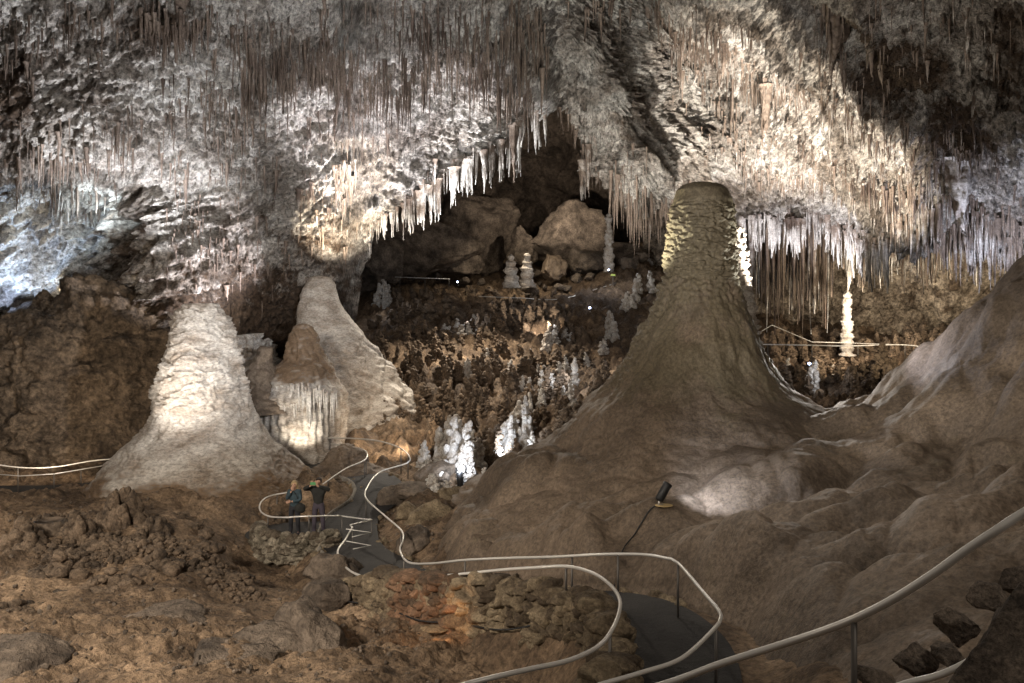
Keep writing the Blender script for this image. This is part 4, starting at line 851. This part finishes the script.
# ------------------------------------------------------------------ people
def skin(name, verts, edges, radii, mat, parent, sub=2, root=0):
    me = bpy.data.meshes.new(name); me.from_pydata([tuple(v) for v in verts], edges, []); o = obj(name, me, mat, parent)
    m = o.modifiers.new('skin', 'SKIN'); m.use_smooth_shade = True
    for i, r_ in enumerate(radii):
        sv = me.skin_vertices[0].data[i]; sv.radius = r_ if isinstance(r_, tuple) else (r_, r_); sv.use_root = (i == root)
    s = o.modifiers.new('sub', 'SUBSURF'); s.levels = sub; s.render_levels = sub; return o
SK = plain('skin', (.50,.30,.21), .55); HAIR_B = plain('blond_hair', (.36,.27,.15), .7); HAIR_D = plain('dark_hair', (.025,.018,.014), .6)
JK = plain('teal_jacket', (.035,.06,.075), .8, noise=8); BK = plain('black_shirt', (.018,.018,.016), .85, noise=8); TR = plain('dark_trousers', (.02,.02,.024), .85); TR2 = plain('purple_grey_trousers', (.055,.045,.06), .85); SHO = plain('shoes', (.05,.045,.05), .6)
PH = plain('green_phone', (.09,.30,.12), .4)
def person(px, py, d, label, fem, mans):
    p = at(px, py, d); p[2] = PLAT_Z + .015; r = empty('person', p, label, 'person')
    k = .975 if fem else 1.03; S = lambda *v: tuple(c * k for c in v)
    # skeleton: 0 pelvis 1 waist 2 chest 3 neck 4 head-base 5 crown, 6-8 L arm, 9-11 R arm, 12-14 L leg, 15-17 R leg, feet 18 19
    if fem:
        Lh, Lw, Rel, Rw = (.10,-.16,1.42), (.16,-.12,1.18), (.20,.02,1.13), (-.08,-.22,1.10)
        v = [(0,0,.92),(0,0,1.08),(0,-.01,1.28),(0,-.01,1.46),(0,-.03,1.54),(0,-.03,1.66),
             (-.17,0,1.38),(-.22,-.05,1.13),(-.04,-.20,1.44),(.17,0,1.38),(.21,-.06,1.12),(-.06,-.20,1.10),
             (-.09,0,.86),(-.11,-.01,.48),(-.13,.0,.08),(.09,0,.86),(.11,-.01,.48),(.12,.02,.08),(-.14,-.15,.04),(.13,-.13,.04)]
    else:
        v = [(0,0,.92),(0,0,1.08),(0,0,1.28),(0,-.01,1.47),(.01,-.03,1.54),(.01,-.04,1.67),
             (-.20,0,1.41),(-.42,-.10,1.40),(-.14,-.34,1.56),(.20,0,1.41),(.36,-.14,1.38),(.02,-.34,1.56),
             (-.10,0,.86),(-.12,-.01,.48),(-.14,.0,.08),(.10,0,.86),(.13,-.01,.48),(.16,.02,.08),(-.17,-.15,.04),(.17,-.14,.04)]
    v = [S(*c) for c in v]
    E_ = [(0,1),(1,2),(2,3),(3,4),(4,5),(2,6),(6,7),(7,8),(2,9),(9,10),(10,11),(0,12),(12,13),(13,14),(0,15),(15,16),(16,17),(14,18),(17,19)]
    R_ = [(.12,.09),(.11,.085),(.14,.10),.05,(.07,.08),(.075,.09),.055,.04,.025,.055,.04,.025,.075,.052,.038,.075,.052,.038,.03,.03]
    skin('body', v, E_, R_, SK, r)
    # nose, eyes
    hx, hy, hz = v[4]; hz += .045
    V0, T0 = ico(2); pp = [(V0 * np.array([.013,.016,.022]) + np.array([hx, hy - .093, hz + .01]), None, T0)]; V, _, T = merge(pp); obj('nose', mesh_np('nose', V, None, T), SK, r)
    for sx in (-1, 1): obj('eye', mesh_np('eye', V0 * .009 + np.array([hx + sx * .028, hy - .083, hz + .035]), None, T0), HAIR_D, r)
    V, T = ico(3); V = V * np.array([.098,.112,.115]); V = V + fbm(V, .05, 2, 3)[:,None] * .008 
    keep = V[:,1] < -.045; low = keep & (V[:,2] < .06); V[low, 1] = -.045 + .02
    obj('hair', mesh_np('hair', V + np.array([hx, hy + .018, hz + .045]), None, T), HAIR_B if fem else HAIR_D, r)
    if fem:
        V, T = ico(2); obj('hair_tail', mesh_np('hair_tail', V * np.array([.05,.05,.12]) + np.array([hx + .06, hy + .09, hz - .06]), None, T), HAIR_B, r)
    # clothing
    top = [0,1,2,6,7,8,9,10,11]; idx = {a_: i for i, a_ in enumerate(top)}
    tv = [v[i] for i in top]; tv[0] = (v[0][0], v[0][1], v[0][2] - .08)
    for a_, b_ in ((8, 7), (11, 10)): tv[idx[a_]] = tuple(np.array(v[b_]) + (np.array(v[a_]) - np.array(v[b_])) * .86)
    skin('jacket' if fem else 'shirt', tv, [(idx[a_], idx[b_]) for a_, b_ in E_ if a_ in idx and b_ in idx] , [(.17,.13),(.16,.12),(.185,.135),.088,.066,.05,.088,.066,.05], JK if fem else BK, r)
    lg = [0,12,13,14,15,16,17,1]; idx = {a_: i for i, a_ in enumerate(lg)}; lv = [v[i] for i in lg]; lv[7] = (v[1][0], v[1][1], v[1][2] - .03); lv[3] = (lv[3][0], lv[3][1], .03); lv[6] = (lv[6][0], lv[6][1], .03)
    skin('trousers', lv, [(idx[a_], idx[b_]) for a_, b_ in E_ if a_ in idx and b_ in idx], [(.155,.12),.105,.078,.066,.105,.078,.066,(.135,.105)], TR if fem else TR2, r)
    for a_, b_ in ((14,18),(17,19)):
        A_, B_ = np.array(v[a_]), np.array(v[b_]); V, q, t_ = tube([A_ + [0,.05,-.035], A_ + [0,.0,-.03], B_ + [0,.02,.0], B_ + [0,-.05,-.005]], [.035,.05,.045,.025], 10); V[:,2] = np.maximum(V[:,2], .002); obj('shoe', mesh_np('shoe', V, q, t_), SHO, r)
    # hands with five fingers each
    for hnd, (w_, el) in enumerate(((v[8], v[7]), (v[11], v[10]))):
        w_, el = np.array(w_), np.array(el); dr = w_ - el; dr /= np.linalg.norm(dr)
        if not fem: dr = dr * .3 + np.array([0, 0, 1.]); dr /= np.linalg.norm(dr)
        elif hnd == 0: dr = np.array([.15, .05, 1.]); dr /= np.linalg.norm(dr)
        sd = np.cross(dr, [0, 1., 0]); sd /= np.linalg.norm(sd); cu = np.cross(sd, dr); hv = [tuple(w_), tuple(w_ + dr * .05)]; he = [(0,1)]; hr = [.024, (.038,.018)]
        for f, (o_, ln) in enumerate(((-.03,.07),(-.01,.08),(.01,.075),(.028,.06))):
            b0 = w_ + dr * .085 + sd * o_; b1 = b0 + dr * ln * .5 + cu * .012; b2 = b1 + dr * ln * .35 + cu * .025
            n0 = len(hv); hv += [tuple(b0), tuple(b1), tuple(b2)]; he += [(1, n0), (n0, n0+1), (n0+1, n0+2)]; hr += [.01, .009, .007]
        b0 = w_ + dr * .04 - sd * .045; n0 = len(hv); hv += [tuple(b0), tuple(b0 + dr * .035 - sd * .015)]; he += [(0, n0), (n0, n0+1)]; hr += [.012, .009]
        skin('hand', hv, he, hr, SK, r, 1)
    return r, v, p
rw, vw, pw = person(294.5, 534, 25.0, 'woman in a dark teal jacket with one hand raised to her chin', True, False)
rm, vm, pm = person(318.5, 534.5, 25.0, 'man in a black shirt holding a green phone up to his face', False, True)
V, q = boxm(.165,.012,.085); o = obj('phone', mesh_np('phone', V, q, smooth=False), PH, label='green phone held up by the man in the black shirt', cat='phone', loc=pm + np.array([-.075,-.40,1.68]))
V, T = ico(3); V = V * np.array([.17,.10,.17]); V = V * (1 + .12 * fbm(V, .12, 2, 2))[:,None]
bg = empty('shoulder_bag', pw + np.array([.2, -.08, .85]), 'black shoulder bag hanging at the hip of the woman in teal', 'bag')
obj('bag', mesh_np('bag', V, None, T), BK, bg)
V, q, t_ = tube(catmull([np.array([-.02,.0,.12]), np.array([-.12,-.05,.42]), np.array([-.28,-.03,.60]), np.array([-.26,.09,.4]), np.array([-.06,.06,.12])], .05), .012, 6); obj('strap', mesh_np('strap', V, q, t_), BK, bg)

# ------------------------------------------------------------------ light of the lamps and of added fill lights
def light(px, py, d, tx, ty, td, power, col, ang=60, blend=.6, size=.15, pos=None, tgt=None):
    l = bpy.data.lights.new('cave_lamp_or_fill', 'SPOT'); l.energy = power; l.color = col; l.spot_size = math.radians(ang); l.spot_blend = blend; l.shadow_soft_size = size
    o = bpy.data.objects.new('cave_lamp_or_fill', l); COL.objects.link(o); p = Vector(at(px, py, d) if pos is None else pos); q_ = Vector(at(tx, ty, td) if tgt is None else tgt); o.location = p
    o.rotation_euler = (q_ - p).to_track_quat('-Z', 'Y').to_euler(); return o
WARM = (1., .80, .58); WHT = (1., .93, .84); COOL = (.72, .84, 1.); VIO = (.95, .93, 1.); YG = (1., .94, .68)
LIGHTS = [
 (110,150,41, 60,120,42, 2600, (.55,.76,1.), 130),
 (380,330,18, 90,60,36, 16000, (.96,.97,1.), 100),  # added broad ceiling fill, belongs to no cave lamp
 (650,330,12, 960,70,24, 5200, (1.,.92,.80), 100),  # another added fill, for the upper right ceiling
 (500,330,14, 560,20,33, 4200, (.96,.97,1.), 90),  # added wide fill thrown up at the middle ceiling
 (560,205,76, 570,130,100, 9000, (1.,.86,.70), 120),
 # px,py,d -> target px,py,d, W, colour, cone
 (10,298,44.3, 35,215,46.8, 4300, (.50,.69,1.), 125),
 (-30,300,44, 10,275,47, 1200, (.5,.65,1.), 100),
 (60,292,44, 62,250,46.3, 2200, (1.,.90,.68), 110),          # blue hollow left
 (100,220,42, 90,190,45, 1500, (.75,.9,1.), 120),
 (120,300,36, 120,90,38, 13000, (.85,.88,.95), 100),
 (255,330,38, 175,240,42, 9000, VIO, 75),
 (352,285,39, 335,190,44, 14000, (1.,.88,.70), 60),
 (300,330,36, 250,160,40, 6000, WHT, 90),
 (372,300,38, 390,70,42, 22000, VIO, 75),
 (430,290,45, 475,160,47, 20000, (.95,.97,1.), 60),
 (405,260,44, 405,210,46, 1500, WHT, 90),
 (560,330,29, 610,150,42, 1600, WHT, 80),
 (800,330,30, 725,85,43, 38000, WHT, 50),
 (565,330,32, 690,115,41, 7000, WHT, 60),  # added to fill the dark gash right of the rib
 (610,330,24, 600,90,35, 7000, (.92,.92,.85), 60),
 (960,330,22, 940,70,24, 9000, (1.,.9,.78), 95),
 (905,340,49, 890,245,57, 5500, (1.,.88,.70), 100),
 (790,350,30, 830,110,36, 26000, (1.,.89,.74), 70),
 (800,345,40, 810,200,44, 9000, VIO, 80),
 (960,330,36, 880,245,54, 12000, (1.,.85,.62), 80),
 (848,360,46, 848,290,54, 1200, WHT, 50),
 (1010,330,27, 1000,190,31, 3500, (.75,.8,1.), 90),
 (540,330,58, 560,200,95, 4500, (1.,.87,.72), 90),
 (640,330,24.5, 668,240,24.2, 0, YG, 60),
]
for L in LIGHTS: 
    if L[6] > 0: light(*L[:6], L[6] * .64, *L[7:])
def wl(pos, tgt, power, col, ang=60, blend=.6, size=.12): light(0,0,0,0,0,0, power, col, ang, blend, size, pos=pos, tgt=tgt)
wl(at(118,440,25.), at(200,375,29.5), 1250, WHT, 56, .9, .3)                     # tall white cone
wl(at(160,520,24), at(205,440,29), 700, WHT, 70)
wl(at(395,470,36), at(330,330,41), 3800, (.95,.95,1.), 70)             # broad grey-white
wl(at(300,448,33), at(305,405,35), 200, (1.,.9,.75), 100)
wl(at(262,392,36), at(250,350,41), 260, COOL, 100)
wl(at(402,440,33), at(385,405,40), 600, WARM, 100)                      # warm glow by the bend
wl(at(222,330,42), at(220,305,44), 160, WHT, 100)
wl(L2 + np.array([0,-.4,.6]), at(455,440,31), 300, (.78,.86,1.), 120)
pq = at(503,470,33); pq[2] = gz(pq[0], pq[1]) + .7; wl(pq, at(517,440,36), 420, (.80,.88,1.), 120)
wl(LP + np.array([.2,-.1,.5]), LP + np.array([1.7,1.0,.2]), 330, (.75,.83,1.), 100)
wl(at(592,290,24.6), at(674,225,24.), 2300, YG, 50)                    # behind the dome, left
wl(at(808,300,24.6), at(728,235,23.9), 1500, (1.,.96,.78), 60)
wl(at(780,385,27), at(745,330,25), 160, WHT, 100)
wl(at(590,385,30), at(640,320,25), 900, WHT, 80)
wl(at(440,628,14.3) + np.array([0,-.3,.1]), at(440,605,15.2), 26, (1.,.5,.2), 150)
wl(at(868,325,22.3), at(985,345,20.5), 240, (.8,.84,1.), 100)
wl(at(800,350,27.5), at(800,428,21.5), 800, WHT, 90)
# added soft fills for foreground and flowstone, placed where no cave lamp stands
wl(np.array([-9., 2., 4.]), at(150,560,20), 17000, (1.,.88,.74), 95, 1., 1.)
wl(np.array([6., 0., 6.]), at(800,520,16), 1800, (1.,.90,.78), 100, 1., 1.)
wl(np.array([0., 17.5, 5.5]), at(930,530,13.5), 2700, (1.,.93,.84), 58, 1., .7)  # added high spot, stands in for light bounced off the ceiling
wl(np.array([-19., 17., -1.]), at(200,600,18), 2200, (1.,.88,.74), 110, 1., .6)  # added low on the left to give side shadows
wl(at(520,215,74), at(520,290,78), 2800, (1.,.86,.66), 120)
wl(at(190,460,24.5), at(198,385,29), 240, WHT, 34, .9)
wl(at(60,440,29), at(60,390,38), 2000, WARM, 120, 1., .4)
wl(at(470,225,54), at(490,380,48), 16000, (1.,.88,.72), 120, 1., .8)  # added fill above the middle thicket
wl(at(420,250,40), at(480,430,38), 3500, (1.,.88,.72), 110, 1., .6)  # added fill over the near part of the thicket
wl(at(860,300,50), at(860,370,56), 3500, (1.,.82,.62), 140, 1., .8)  # added fill over the right thicket
for px, py, d, w_ in ((550,338,58,60),(470,322,60,110),(812,372,47,120),(612,330,50,200),(548,372,44,120),(570,372,44,90),(385,292,66,220),(520,276,68,120),(605,262,72,250),(585,262,72,200),(655,262,60,250),(880,280,58,260)):
    l = bpy.data.lights.new('small_lamp', 'POINT'); l.energy = w_ * (.5 if d < 61 else .9); l.color = (.9,.93,1.); l.shadow_soft_size = .1; o = bpy.data.objects.new('small_lamp', l); COL.objects.link(o)
    p = at(px, py, d); p[1] -= 1.6; p[2] = max(p[2], gz(p[0], p[1]) + 1.3); o.location = p

w = bpy.data.worlds.new('World'); scene.world = w; w.use_nodes = True
w.node_tree.nodes['Background'].inputs[0].default_value = (1., .86, .72, 1); w.node_tree.nodes['Background'].inputs[1].default_value = .15

cam = bpy.data.cameras.new('camera'); cam.sensor_width = 36; cam.lens = 36 * F / 1024; cam.shift_y = -(341.5 - HY) / 1024; cam.clip_end = 400; cam.clip_start = .05
co = bpy.data.objects.new('camera', cam); COL.objects.link(co); co.rotation_euler = (math.pi / 2, 0, 0); scene.camera = co
scene.view_settings.view_transform = 'Standard'; scene.view_settings.look = 'None'; scene.view_settings.exposure = 0; scene.view_settings.gamma = 1
scene.cycles.max_bounces = 4; scene.cycles.diffuse_bounces = 3; scene.cycles.glossy_bounces = 2; scene.cycles.use_denoising = True; scene.cycles.sample_clamp_indirect = 3
